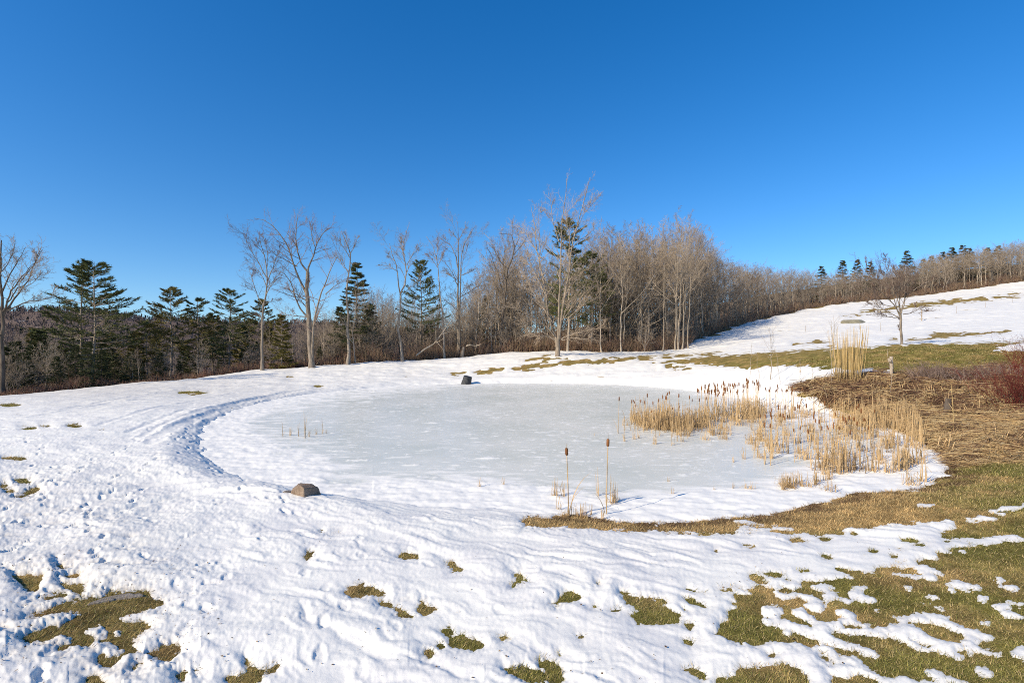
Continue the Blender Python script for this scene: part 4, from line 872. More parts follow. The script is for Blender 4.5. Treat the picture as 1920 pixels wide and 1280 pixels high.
# bare wood
SKY = [(-200, 560), (0, 600), (60, 625), (150, 650), (250, 640), (350, 650), (450, 640), (520, 615), (600, 592), (660, 575), (700, 540), (740, 550), (800, 570), (860, 560), (900, 500), (925, 455), (950, 440), (985, 460), (1010, 470), (1050, 480), (1090, 465), (1120, 440), (1150, 432), (1180, 440), (1220, 432), (1260, 425), (1290, 428), (1320, 450), (1345, 480), (1380, 496), (1440, 500), (1520, 505), (1560, 508), (1640, 503), (1700, 490), (1760, 474), (1850, 459), (1920, 447), (2100, 420)]
sx_, sy_ = zip(*SKY)
def edgeY(px): return float(np.interp(px, [e[0] for e in EDGE], [e[1] for e in EDGE]))
ZONE = [(-300, 480, 'bare tree among the pines of the left wood', 'bare trees of the left wood'), (480, 880, 'thin bare tree in the tangle between the forking maple and the twin stemmed tree', 'bare trees of the middle wood'),
        (880, 1050, 'bare grey tree in the thicket left of and behind the lone maple', 'bare trees behind the lone maple'), (1050, 1180, 'bare tree in the thicket just right of the lone maple', 'bare trees right of the lone maple'), (1180, 1345, 'tall pale bare tree in the block of wood at the foot of the hill field', 'bare trees at the foot of the hill'),
        (1345, 1560, 'bare grey brown tree along the lower half of the hill field edge', 'bare trees along the lower hill edge'), (1560, 1720, 'bare tree on the hill field edge behind the apple tree', 'bare trees on the hill behind the apple tree'), (1720, 2300, 'bare tree at the top of the hill field towards the right frame edge', 'bare trees along the upper hill edge')]
def zone(px):
    for a, b_, l, g in ZONE:
        if a <= px < b_: return l, g
def fill(px0, px1, n, d0, d1, jit, small=0.):
    for i in range(n):
        px = px0 + (px1 - px0) * (i + rt.uniform(0, 1)) / n
        Y = edgeY(px) * 1. + rt.uniform(d0, d1); 
        l, g = zone(px)
        top = np.interp(px, sx_, sy_) + abs(rt.normal(0, jit)) + (d0 < 3) * 4 - (rt.uniform() < .14 and 700 < px < 1340) * rt.uniform(5, 20)
        put_top(BT[rt.integers(len(BT))], 'bare_tree', px, Y, top, l, 'tree', g, rt.uniform(.75, 1.1) if px < 1330 else rt.uniform(1.15, 1.7))
fill(-120, 480, 22, 1.5, 26, 14); fill(480, 690, 20, 3, 22, 16); fill(690, 890, 34, 2, 25, 22); fill(890, 1060, 24, 2, 28, 24); fill(1060, 1200, 24, 2, 26, 26); fill(1190, 1345, 30, 3, 22, 24)
fill(1300, 1560, 38, 2, 18, 7); fill(1560, 1720, 27, 2, 18, 6); fill(1720, 1990, 42, 2, 20, 6)
for px, top, t_, lab in ((1243, 436, 4, 'pale straight trunk fronting the hill foot wood, left of a close cluster'), (1266, 428, 1, 'left pale stem of the close cluster at the front of the hill foot wood'), (1272, 424, 4, 'middle pale stem of the close cluster at the front of the hill foot wood'),
                        (1279, 432, 0, 'right pale stem of the close cluster at the front of the hill foot wood'), (1291, 440, 4, 'last pale trunk at the corner where the wood meets the hill field'), (1165, 446, 1, 'pale crooked trunk in front of the wood right of the lone maple'), (1128, 450, 0, 'bare tree with a dark forking top right behind the lone maple')):
    put_top(BT[t_], 'bare_tree', px, 75.6, top + 6, lab, 'tree', None, .7)
# small multi-stemmed growth at the wood edge
for i in range(70):
    px = rt.uniform(-60, 1290) if i < 52 else rt.uniform(1300, 1930)
    Y = edgeY(px) + rt.uniform(1.2, 7)
    h = rt.uniform(3.2, 6.5) if px > 650 else rt.uniform(2.5, 5)
    a, b_, l, g = [z for z in ZONE if z[0] <= px < z[1]][0]
    put(SMALL[rt.integers(3)], 'bare_sapling', px, Y, h, {'bare trees of the left wood': 'low bare sapling at the snowy brow below the left pines', 'bare trees of the middle wood': 'low bushy sapling on the wood edge left of the twin stemmed tree', 'bare trees behind the lone maple': 'low bushy sapling on the wood edge behind the lone maple',
        'bare trees right of the lone maple': 'low bushy sapling on the wood edge right of the lone maple', 'bare trees at the foot of the hill': 'low bushy sapling in the wood at the foot of the hill field'}.get(g, 'low bushy sapling under the trees of the hill field edge'), 'sapling', 'saplings along the hill field edge' if px >= 1345 else g.replace('trees', 'saplings'))
put(SMALL[0], 'bare_bush', 1208, 75, 5.5, 'rounded pale bush with a short dark stem at the foot of the hill wood', 'bush', None, sx=1.2)

# ---- masses nobody could count: brush under the wood, woods down in the valley and on the far hills
def merge_stuff(name, V, faces, mats, fmat=None, cols=None):
    return tag(link(name, make_mesh(name, V, faces, mats, False, fmat=fmat, cols=cols)), kind='stuff')
rb = np.random.default_rng(5)
n = 13000
px = np.concatenate([rb.uniform(-150, 700, n // 2), rb.uniform(650, 1300, n // 3), rb.uniform(1290, 2000, n - n // 2 - n // 3)])
Yb = np.interp(px, [e[0] for e in EDGE], [e[1] for e in EDGE]) + rb.exponential(4.5, n) + .3
xb = (px - 960) / F * Yb; zb = gz(xb, Yb)
hb = (rb.uniform(.6, 2.2, n) + 2.2 * (rb.uniform(size=n) < .35) * (px > 640) * rb.uniform(.3, 1, n) * (px < 1400)) * np.where(px < 650, .9, 1.) * (.55 + .45 * np.clip((Yb - 40) / 60, 0, 2))
cl = .5 + .8 * np.clip(.5 + fbm(xb / 5, Yb / 5, 200, 2), 0, 1); hb *= cl
mst = np.repeat(np.arange(n), 3)
p0 = np.stack([xb, Yb, zb - .1], 1)[mst] + rb.normal(0, .12, (len(mst), 3)) * np.array([1, 1, 0])
d = unit(rb.normal(0, .3, (len(mst), 3)) * np.array([1, 1, 0]) + np.array([0, 0, 1.])); hh = hb[mst] * rb.uniform(.6, 1.1, len(mst))
P = [p0]; p = p0
for s_ in range(3):
    d = unit(d + rb.normal(0, .14, d.shape)); p = p + d * (hh / 3)[:, None]; P.append(p)
P = np.stack(P, 1); R = np.full((len(P), 4), .018) * np.linspace(1, .35, 4)[None, :] * (1 + np.clip((P[:, 0, 1:2] - 60) / 60, 0, 1.5))
tw = spawn(P, R, 4, .3, 1, .6, .25, .4, .3, 2, .15, .02, .7, rb, .006)
V, Q = tubes([(P, R), tw], 3)
ring = np.concatenate([np.repeat(np.arange(len(P)), 12), np.repeat(np.repeat(np.arange(len(P)), 4), 9)])
pal = np.array([(.20, .105, .08), (.26, .17, .11), (.19, .135, .10), (.30, .215, .13)])
pxr = px[mst][ring]
ci = np.where(rb.uniform(size=len(mst)) < np.where(px[mst] < 650, .5, .15), 0, rb.integers(1, 4, len(mst)))
MAT['brush'] = col_mat('brush_stems', .9, .1, 3.)
merge_stuff('brush', V, [Q], MAT['brush'], cols=pal[ci][ring] * (.8 + .4 * rb.uniform(size=(len(mst), 1)))[ring])

def mini_tree(seed, h=12.):
    rng = np.random.default_rng(seed)
    tr = np.zeros((1, 6, 3)); tr[0, :, 2] = np.linspace(0, h, 6); tr[0, 1:, :2] = np.cumsum(rng.normal(0, .2, (5, 2)), 0)
    R = np.linspace(.16, .03, 6)[None]
    l = spawn(tr, R, 16, .06, .98, .8, .15, .42, .3, 4, .08, .05, .5, rng); b2 = spawn(*l, 6, .2, 1, .7, .2, .45, .3, 3, .12, .04, .7, rng, .026); b3 = spawn(*b2, 4, .2, 1, .7, .3, .5, .3, 2, .12, .03, .8, rng, .018)
    return tubes([(tr, R), l, b2, b3], 3)
minis = [mini_tree(300 + i) for i in range(4)]
def scatter(name, pts, hts, mat, rng):
    VV = []; FF = []; off = 0
    for (x, y, z), h in zip(pts, hts):
        V, Q = minis[rng.integers(len(minis))]
        a = rng.uniform(0, 6.28); s = h / 12; c, s2 = math.cos(a), math.sin(a)
        W = np.stack([(V[:, 0] * c - V[:, 1] * s2) * s * 1.1 + x, (V[:, 0] * s2 + V[:, 1] * c) * s * 1.1 + y, V[:, 2] * s + z], 1)
        VV.append(W); FF.append(Q + off); off += len(V)
    return merge_stuff(name, np.concatenate(VV), [np.concatenate(FF)], mat)
n = 170
pxs = rb.uniform(-200, 1000, n); ys = rb.uniform(95, 330, n) ; xs = (pxs - 960) / F * ys
scatter('valley_wood', np.stack([xs, ys, gz(xs, ys)], 1), rb.uniform(9, 14, n), MAT['valley'], rb)
n = 430
pxs = np.concatenate([rb.uniform(520, 900, 110), rb.uniform(880, 1330, 105), rb.uniform(1300, 2010, n - 215)]); ys = np.interp(pxs, [e[0] for e in EDGE], [e[1] for e in EDGE]) + rb.uniform(4, 40, n); xs = (pxs - 960) / F * ys
zt = H - (np.interp(pxs, sx_, sy_) + 10 + rb.uniform(0, 60, n) * (pxs < 1350) + rb.uniform(0, 14, n) - 640) / F * ys; zg_ = gz(xs, ys)
scatter('wood_interior', np.stack([xs, ys, zg_], 1), np.clip(zt - zg_, 6, 26) * np.where(pxs < 1330, .88, .97), MAT['twig_pale'], rb)
# far hill wood
n = 5200
ys = rb.uniform(520, 1120, n); pxs = rb.uniform(-150, 1000, n); xs = (pxs - 960) / F * ys; zs = hz(xs, ys)
con = rb.uniform(size=n) < np.where(ys > 960, .5, .08)
m_ = 16
a = rb.uniform(0, 6.28, (n, m_)); r = np.sqrt(rb.uniform(0, 1, (n, m_))) * np.where(con, 2.2, 4.)[:, None]; hb = rb.uniform(8, 14, n)[:, None]
tt = rb.uniform(0.1, 1, (n, m_)); r = np.where(con[:, None], r * (1.1 - tt), r * np.sqrt(np.clip(1.15 - tt, 0, 1)))
c0 = np.stack([xs[:, None] + r * np.cos(a), ys[:, None] + r * np.sin(a), zs[:, None] + hb * tt * .85], -1)
w = unit(rb.normal(0, 1, (n, m_, 3)) * np.array([1, 1, .2])) * np.where(con, 1.2, .55)[:, None, None]
tri = np.stack([c0 - w, c0 + w, c0 + rb.normal(0, .7, (n, m_, 3)) + np.array([0, 0, 1.]) * np.where(con, 2.4, 3.2)[:, None, None]], 2).reshape(-1, 3)
cc = np.where(con[:, None], np.array([[.035, .042, .028]]), np.array([[.135, .108, .102]])) * rb.uniform(.7, 1.3, (n, 1))
MAT['farwood'] = col_mat('far_wood', 1., 0., .1)
merge_stuff('far_wood', tri, [np.arange(len(tri)).reshape(-1, 3)], MAT['farwood'], cols=np.repeat(cc, m_ * 3, 0))

# ------------------------------------------------------------------ turf blades, straw
rg = np.random.default_rng(11)
SGf = SG; 
def sgrid(A, x, y):
    i = np.clip(np.searchsorted(U, x / y), 0, len(U) - 1); j = np.clip(((np.log(y) - math.log(1.6)) / .0054).astype(int), 0, len(YV) - 1)
    return A[j, i]
n = 900000
lo, hi = math.log(4.8), math.log(44)
y = np.exp(rg.uniform(lo, hi, n) ** 1.0); u = rg.uniform(-1.1, 1.15, n); x = u * y
ok = (sgrid(SG, x, y) > -.012) & (sgrid(DP, x, y) > .05) & (sgrid(FD, x, y) < -2) & (sgrid(SD, x, y) < 2)
x = x[ok]; y = y[ok]; n = len(x)
print('blades', n)
z = gz(x, y)
sc = np.clip(y / 9, .8, 3.2)
ln = rg.uniform(.035, .11, n) * sc ** .7
az = rg.uniform(0, 6.28, n) + 0; tilt = rg.uniform(.85, 1.5, n)
d = np.stack([np.cos(az) * np.sin(tilt), np.sin(az) * np.sin(tilt), np.cos(tilt)], 1)
wv = np.stack([-np.sin(az), np.cos(az), np.zeros(n)], 1) * (.0042 * sc * rg.uniform(.7, 1.3, n))[:, None]
b0 = np.stack([x, y, z - .006], 1)
tri = np.stack([b0 - wv, b0 + wv, b0 + d * ln[:, None]], 1).reshape(-1, 3)
gcol = sgrid(GC, x, y)
k = rg.uniform(size=(n, 1))
dry = np.array([[.50, .38, .17]]); grn = np.array([[.185, .185, .045]])
cc = gcol * rg.uniform(.9, 1.7, (n, 1)); cc = np.where(k < .22, dry * rg.uniform(.6, 1.2, (n, 1)), cc); tanw = (gcol[:, :1] / gcol[:, 1:2]) > 1.45
cc = np.where((k > .72) & ~tanw, grn * rg.uniform(.6, 1.2, (n, 1)), cc)
MAT['blades'] = col_mat('grass_blades', .8, .15, 2., .85, 1.15)
merge_stuff('lawn_grass', tri, [np.arange(len(tri)).reshape(-1, 3)], MAT['blades'], cols=np.repeat(cc, 3, 0))

# dead leaves and twigs blown over snow and turf
n = 1000
px_ = np.concatenate([rg.uniform(-150, 420, 700), rg.uniform(400, 1920, 300)]); py_ = np.concatenate([rg.normal(1140, 70, 700), rg.uniform(960, 1290, 300)])
W = hit(px_, np.clip(py_, 860, 1300))
W[:, :2] += rg.normal(0, .05, (n, 2)); W[:, 2] = np.maximum(sgrid(ZS, W[:, 0], W[:, 1]), gz(W[:, 0], W[:, 1])) + .012
a_ = rg.uniform(0, 6.28, n); L_ = rg.uniform(.008, .024, n); w_ = L_ * rg.choice([.12, .55], n, p=[.6, .4])
e1 = np.stack([np.cos(a_), np.sin(a_), rg.normal(0, .25, n)], 1) * L_[:, None]; e2 = np.stack([-np.sin(a_), np.cos(a_), rg.normal(0, .3, n)], 1) * w_[:, None]
qd = np.stack([W - e1, W - e2 * .9 + [0, 0, .004], W + e1, W + e2 * .9], 1).reshape(-1, 3)
cl_ = np.array([(.12, .065, .035), (.2, .12, .06), (.07, .045, .03), (.28, .19, .1)])[rg.integers(0, 4, n)]
MAT['litter'] = col_mat('leaf_litter', .85, .1, 20.)
merge_stuff('leaf_litter', qd, [np.arange(len(qd)).reshape(-1, 4)], MAT['litter'], cols=np.repeat(cl_, 4, 0))
# matted straw of last year's reeds on the bank
n = 80000
pxs = rg.uniform(1450, 2090, n); pys = rg.uniform(690, 880, n)
W = hit(pxs, pys); sdv = poly_sd(pxs, pys, STRAW_P)
ok = (sdv + 7 * fbm(W[:, 0] / 2, W[:, 1] / 2, 96, 2) > 0) & (W[:, 1] < 42) & (W[:, 2] > .01)
W = W[ok] ; n = len(W); print('straw', n)
W[:, :2] += rg.normal(0, .15, (n, 2)); 
swirl = 3.4 * fbm(W[:, 0] / 1.9, W[:, 1] / 1.9, 97, 2) - .25
az = swirl + rg.normal(0, .42, n) + np.where(rg.uniform(size=n) < .15, rg.uniform(0, 3, n), 0)
L = rg.uniform(.35, 1.15, n) * np.clip(W[:, 1] / 22, .8, 1.5)
s = np.linspace(-.5, .5, 5)[None, :]
bend = rg.normal(0, .25, n)[:, None]
ang = az[:, None] + bend * s * 2
xs = W[:, :1] + np.cumsum(np.cos(ang) * L[:, None] / 4, 1) - np.cos(az)[:, None] * L[:, None] / 2
ys = W[:, 1:2] + np.cumsum(np.sin(ang) * L[:, None] / 4, 1) - np.sin(az)[:, None] * L[:, None] / 2
lift = rg.exponential(.06, n)[:, None] + .30 * np.clip(fbm(W[:, 0] / 1.2, W[:, 1] / .8, 98, 3), 0, 1)[:, None]
zs = np.maximum(gz(xs, ys), 0) + lift + rg.uniform(.02, .16, n)[:, None] * (.25 - s ** 2) + rg.normal(0, .05, n)[:, None] * s
P = np.stack([xs, ys, zs], -1); R = (.0068 * np.clip(W[:, 1] / 20, .8, 1.8) * rg.uniform(.7, 1.4, n))[:, None] * np.array([.6, 1, 1, .9, .4])[None, :]
V, Q = tubes([(P, R)], 3)
pal = np.array([(.56, .40, .19), (.46, .31, .145), (.24, .14, .075), (.11, .06, .038), (.66, .51, .28)])
dkv = np.clip(.18 + .6 * np.clip((800 - (640 + F * (H - W[:, 2]) / W[:, 1])) / 80, 0, 1) + .9 * fbm(W[:, 0] / 2.2, W[:, 1] / 1.2, 95, 3), 0.03, .93)
ci = np.where(rg.uniform(size=n) < dkv, rg.choice([2, 3], n), rg.choice([0, 1, 4, 2], n, p=[.4, .3, .15, .15]))
MAT['straw'] = col_mat('straw', .75, .2, 6., .8, 1.2)
merge_stuff('matted_straw', V, [Q], MAT['straw'], cols=np.repeat(pal[ci], 15, 0))

# ------------------------------------------------------------------ cattails and reeds
MAT['reed'] = bark_mat('dry_reed', (.42, .28, .13), (.60, .43, .235), 6., .18)
MAT['reed_dark'] = bark_mat('dry_reed_dark', (.19, .12, .06), (.38, .27, .15), 6., .18)
MAT['head'] = bark_mat('cattail_brown', (.13, .055, .022), (.25, .11, .045), 8., .2)
rc = np.random.default_rng(17)
def leaf_strip(p0, az, L, droop, w, nseg=5, el=1.3):
    s = np.linspace(0, 1, nseg + 1); e = el - droop * s ** 1.5
    st = L / nseg
    dx = np.concatenate([[0], np.cumsum(np.cos(e[:-1]) * st)]); dz = np.concatenate([[0], np.cumsum(np.sin(e[:-1]) * st)])
    c = np.stack([p0[0] + dx * math.cos(az), p0[1] + dx * math.sin(az), p0[2] + dz], 1)
    wv = np.array([-math.sin(az), math.cos(az), 0])[None] * (w * np.array([.8, 1, 1, .85, .6, .1])[:nseg + 1, None])
    V = np.concatenate([c - wv, c + wv]); n = nseg + 1
    Q = np.array([(i, i + 1, n + i + 1, n + i) for i in range(nseg)])
    return V, Q
def join(parts):
    VV = []; T3 = []; off = 0
    for V, Q in parts: VV.append(V); T3.append(Q + off); off += len(V)
    return np.concatenate(VV), np.concatenate(T3)
def cattail_template(h, tilt, leaves, hl=.18, hr=.026, seed=0, bent=0.):
    r = np.random.default_rng(seed)
    s = np.linspace(0, 1, 7); az = r.uniform(0, 6.28)
    off = tilt * s ** 1.6 * h
    P = np.stack([off * math.cos(az), off * math.sin(az), s * h * (1 - .12 * bent * s)], 1)
    o = thing('cattail', None, None, (0, 0, 0))
    parts = [tubes([(P[None], np.linspace(.011, .007, 7)[None])], 5)]
    for _ in range(leaves): parts.append(leaf_strip((r.normal(0, .01), r.normal(0, .01), 0), r.uniform(0, 6.28), r.uniform(.35, .95) * h, r.uniform(.1, 2.4), .009, 5, r.uniform(1.25, 1.5)))
    V, Q = join(parts); link('stalk', make_mesh('stalk', V, [Q], MAT['reed'], False), o)
    d = unit(P[-1] - P[-2]); t = np.array([0, .05, .15, .5, .85, .95, 1.]); rad = np.array([.25, .8, 1, 1.03, 1, .8, .2]) * hr
    HP = P[-1] - d * .03 + d[None] * (t * hl)[:, None]
    sp = P[-1] + d[None] * (np.array([hl - .04, hl + .02, hl + .09]))[:, None]
    V, Q = join([tubes([(HP[None], rad[None])], 8)]); link('seed_head', make_mesh('seed_head', V, [Q], MAT['head'], True), o)
    V, Q = tubes([(sp[None], np.array([[.004, .004, .001]]))], 4); link('spike', make_mesh('spike', V, [Q], MAT['reed_dark'], True), o)
    return o
CT = [cattail_template(1.45, .03, 2, seed=1), cattail_template(1.35, .10, 2, seed=2), cattail_template(1.5, .05, 3, seed=3, hl=.2), cattail_template(1.3, .22, 2, seed=4), cattail_template(1.4, .02, 1, seed=5, hl=.15), cattail_template(1.25, .4, 2, seed=6)]
def at_ice(px, py):
    w = hit(px, py)[0]; return w
def cattail(px, py, h, label, group, t=None):
    w = at_ice(px, py); t = rc.choice(len(CT), p=[.3, .2, .2, .1, .15, .05]) if t is None else t
    return copy_thing(CT[t], 'cattail', (w[0], w[1], w[2] - .03), rc.uniform(0, 6.28), h / 1.4, label, 'cattail', group)
# two tall ones on the near shore
for px, py, top, t, lab in ((1066, 967, 838, 0, 'tall brown headed cattail on the near shore, left and shorter of the front pair'), (1137, 971, 818, 4, 'tallest brown headed cattail standing on the near shore mulch, right of the front pair')):
    w = at_ice(px, py); Y = w[1]; h = (py - top) / F * Y
    o = copy_thing(CT[t], 'cattail', (w[0], w[1], w[2] - .02), .6, (1.4, 1.4, (h - .2) / 1.4), lab, 'cattail', None)
# heads on the left side of the stand, each read off where its foot stands on the ice
for u, v in ((157, 260), (252, 275), (282, 310), (322, 270), (345, 250), (355, 285), (376, 230), (426, 292), (407, 338), (449, 252), (472, 190), (487, 250), (510, 250), (525, 255), (537, 195), (560, 320), (603, 240), (610, 280), (610, 315), (688, 240), (706, 262), (674, 320), (770, 205), (800, 235), (828, 215), (640, 370)):
    px = 1120 + u / 4; top = 700 + (v - 25) / 4; base = 822 - max(0, u - 300) * .022 + rc.uniform(-5, 7) - (12 if v < 215 else 0)
    w = at_ice(px, base); cattail(px, base, (base - top) / F * w[1] - .18, 'cattail with brown head sticking up singly at the left edge of the reed stand', 'cattails at the left edge of the reed stand')
for _ in range(72):
    px = rc.uniform(1325, 1425) if rc.uniform() < .8 else rc.uniform(1305, 1345); base = np.interp(px, [1300, 1330, 1380, 1430], [808, 800, 785, 778]) + rc.uniform(-14, 14)
    w = at_ice(px, base); cattail(px, base, rc.uniform(1.35, 1.75), 'brown headed cattail packed into the dense back of the reed stand', 'cattails in the dense back of the reed stand')
for _ in range(24):
    px = rc.uniform(1430, 1500); base = np.interp(px, [1430, 1500], [778, 786]) + rc.uniform(-8, 8)
    cattail(px, base, rc.uniform(1.15, 1.5), 'dark headed cattail seen against the white bank behind the reeds', 'cattails against the white bank')
for _ in range(16):
    px = rc.uniform(1495, 1585); base = rc.uniform(782, 796)
    cattail(px, base, rc.uniform(.7, 1.1), 'short brown headed cattail at the foot of the straw bank', 'cattails at the foot of the straw bank')
for _ in range(46):
    px = rc.uniform(1420, 1640); base = rc.uniform(838, 905) - max(0, px - 1580) * .3
    cattail(px, base, rc.uniform(1.1, 1.55), 'thin cattail standing apart on the snowy ice at the front right of the pond', 'cattails on the snowy ice at the front right')

def reed_template(seed, n, spread, h0, h1, broken, mat='reed', leaves=4):
    r = np.random.default_rng(seed); parts = []
    for i in range(n):
        h = r.uniform(h0, h1) ; a = r.uniform(0, 6.28); ti = abs(r.normal(0, .09)); p = r.normal(0, spread, 2)
        s = np.linspace(0, 1, 5); P = np.stack([p[0] + ti * h * s ** 1.3 * math.cos(a), p[1] + ti * h * s ** 1.3 * math.sin(a), s * h], 1)
        if r.uniform() < broken:
            k = r.integers(2, 4); a2 = r.uniform(0, 6.28); e = r.uniform(-1., .5); L = h * (1 - k / 4) * 1.2
            for q in range(k + 1, 5): P[q] = P[k] + np.array([math.cos(a2) * math.cos(e), math.sin(a2) * math.cos(e), math.sin(e)]) * L * (q - k) / (4 - k)
            P[:, 2] = np.maximum(P[:, 2], .0)
        parts.append(tubes([(P[None], (r.uniform(.006, .011) * np.array([1.1, 1, .95, .8, .5]))[None])], 4))
    for i in range(leaves):
        parts.append(leaf_strip((*r.normal(0, spread, 2), 0), r.uniform(0, 6.28), r.uniform(.3, .8) * h1, r.uniform(.5, 2.6), .011, 5, r.uniform(.9, 1.45)))
    V, Q = join(parts)
    o = link('reed_clump', make_mesh('reed_clump', V, [Q], MAT[mat], False))
    return o
RT = [reed_template(1, 14, .10, .3, .95, .4, leaves=7), reed_template(2, 9, .07, .4, 1.2, .35, leaves=6), reed_template(3, 22, .16, .2, .8, .4, leaves=8), reed_template(4, 6, .05, .2, .6, .3, leaves=3), reed_template(5, 26, .24, .45, 1.25, .42, leaves=16), reed_template(6, 16, .2, .25, .8, .5, 'reed_dark', 10), reed_template(7, 4, .03, .7, 1.35, .05, leaves=1)]
def reed(px, py, t, s, label, group=None, name='reed_clump'):
    w = at_ice(px, py)
    o = RT[t].copy(); o.name = name; COL.objects.link(o); o.location = (w[0], w[1], w[2] - .02); o.rotation_euler = (0, 0, rc.uniform(0, 6.28)); o.scale = (s, s, s * rc.uniform(.85, 1.15))
    return tag(o, label, 'reeds', group)
for _ in range(74):     # dense body
    px = rc.uniform(1190, 1425); base = np.interp(px, [1190, 1300, 1420], [806, 812, 800]) + rc.uniform(-8, 12) - (px > 1330) * rc.uniform(0, 16)
    reed(px, base, rc.choice([2, 4, 4, 5, 5]), rc.uniform(.85, 1.2), 'tan broken reed clump in the dense body of the reed stand', 'reed clumps in the dense body of the stand')
for _ in range(30):
    px = rc.uniform(1240, 1370); reed(px, rc.uniform(818, 850) - abs(px - 1320) * .12, rc.choice([0, 1, 2, 6]), rc.uniform(.6, .95), 'loose reed clump along the ice edge in front of the dense reeds', 'reed clumps along the front of the dense stand')
for _ in range(34):
    px = rc.uniform(1165, 1290); reed(px, rc.uniform(812, 852) - (1250 - px) * .1, rc.choice([3, 6, 3]), rc.uniform(.5, .8), 'small thin reed tuft dotted on the ice left of the dense reeds', 'reed tufts on the ice left of the stand', 'reed_tuft')
for _ in range(95):
    px = rc.uniform(1405, 1600); reed(px, rc.uniform(785, 880), rc.choice([1, 3, 6, 6, 2]), rc.uniform(.6, 1.), 'upright reed clump scattered over the snowy ice in the middle of the reed bed', 'reed clumps over the middle reed bed')
for _ in range(46):
    px = rc.uniform(1570, 1720); reed(px, rc.uniform(785, 868) - 0 * px, rc.choice([0, 1, 4, 2, 5, 6, 7 - 1]), rc.uniform(.6, 1.15), 'tall thick reed clump at the right end of the pond below the straw bank', 'reed clumps at the right end of the pond')
for _ in range(44):
    px = rc.uniform(1560, 1735); reed(px, rc.uniform(762, 835) + max(0, px - 1650) * .25, rc.choice([6, 6, 4, 1]), rc.uniform(.8, 1.3), 'tall sparse reed stems rising in front of the straw bank', 'reed stems in front of the straw bank', 'tall_reeds')
for _ in range(36):
    px = rc.uniform(1530, 1750); reed(px, rc.uniform(880, 915) + max(0, 1600 - px) * .12, rc.choice([0, 1, 2, 5, 6]), rc.uniform(.75, 1.1), 'tangled reed clump on the snowy near right shore', 'reed clumps on the near right shore')
for _ in range(20):
    px = rc.uniform(1458, 1560); reed(px, 947 - (px - 1458) * .12 + rc.uniform(-14, 0), rc.choice([0, 2, 3]), rc.uniform(.45, .7), 'short pale reed clump on the mulch edge of the near shore', 'short reed clumps on the mulch edge')
for _ in range(34):
    px = rc.uniform(1600, 1915); py = rc.uniform(720, 845)
    if px < 1720 and py > 800: continue
    w = hit(px, py)[0]; o = RT[rc.choice([2, 5])].copy(); o.name = 'straw_tuft'; COL.objects.link(o); sc_ = rc.uniform(.8, 1.4)
    o.location = (w[0], w[1], w[2] - .03); o.rotation_euler = (rc.uniform(-.5, .5), rc.uniform(-.5, .5), rc.uniform(0, 6.28)); o.scale = (sc_ * 1.5, sc_ * 1.5, sc_ * .6)
    tag(o, 'bent dead grass tuft standing out of the matted straw bank', 'grass tuft', 'tufts in the straw bank')
for px, py, t, s, lab in ((900, 938, 3, .55, 'small dry grass tuft on the snowy shelf, left of a bushier tuft'), (943, 932, 3, .5, 'bushy dry tuft in a melt hollow on the snowy shelf'), (1262, 950, 3, .4, 'tiny reed tuft in a melt hollow right of the front pair of cattails'), (1404, 941, 2, .45, 'low row of cut reeds before the right shore'), (1340, 942, 3, .3, 'flattened dry tuft on the snow between two small reed tufts'), (1375, 940, 3, .35, 'small dry tuft just left of the low row of cut reeds'),
                          (1254, 925, 3, .35, 'dry tuft half sunk in the ice behind the shore snow'), (1375, 885, 3, .5, 'small reed tuft alone on grey ice in front of the reeds'), (1393, 879, 3, .75, 'leafy reed tuft on grey ice right of a smaller tuft'), (1115, 830, 3, .3, 'dark little stub frozen into the ice left of the stand'),
                          (1041, 957, 0, .62, 'pale cut reed bunch left of the front pair of cattails'), (1055, 955, 3, .8, 'dark leaning reeds beside the shorter front cattail'), (1147, 972, 1, .72, 'stout pale reed stems right of the tallest front cattail'), (1092, 968, 3, .5, 'short reed stubs between the two front cattails'), (1122, 955, 6, .65, 'leaning dark reed left of the tallest front cattail'), (1160, 966, 3, .35, 'small curled reed tuft right of the stout pale stems'),
                          (1033, 718.5, 3, .5, 'dark tuft at the far ice edge of the pond'), (1328, 736, 0, .7, 'pale reed tuft at the far shore behind the cattails'), (1500, 700, 3, .6, 'dry weed stalks on the snow left of the ornamental grass')):
    reed(px, py, t, s, lab, None, 'reed_tuft')
for px, py, t, s in ((1048, 961, 3, .7), (1072, 967, 6, .45), (1084, 968, 2, .4), (1107, 969, 3, .5), (1131, 973, 3, .55), (1153, 970, 0, .6), (1060, 969, 2, .4), (1097, 969, 1, .4)):
    reed(px, py, t, s, 'cut dry reed stubs on the mulch at the foot of the front pair of cattails', 'reed stubs below the front cattails', 'reed_tuft')
for i, (px, py, s, t) in enumerate(((530, 832, .55, 6), (545, 831, .6, 3), (560, 833, .6, 6), (572, 836, 1.0, 6), (580, 833, .5, 3), (592, 829, .55, 3), (605, 827, .6, 6), (612, 826, .4, 3))):
    reed(px, py, t, s, 'thin dark reed tuft in the small patch on the left of the ice', 'reed tufts on the left of the ice', 'reed_tuft')

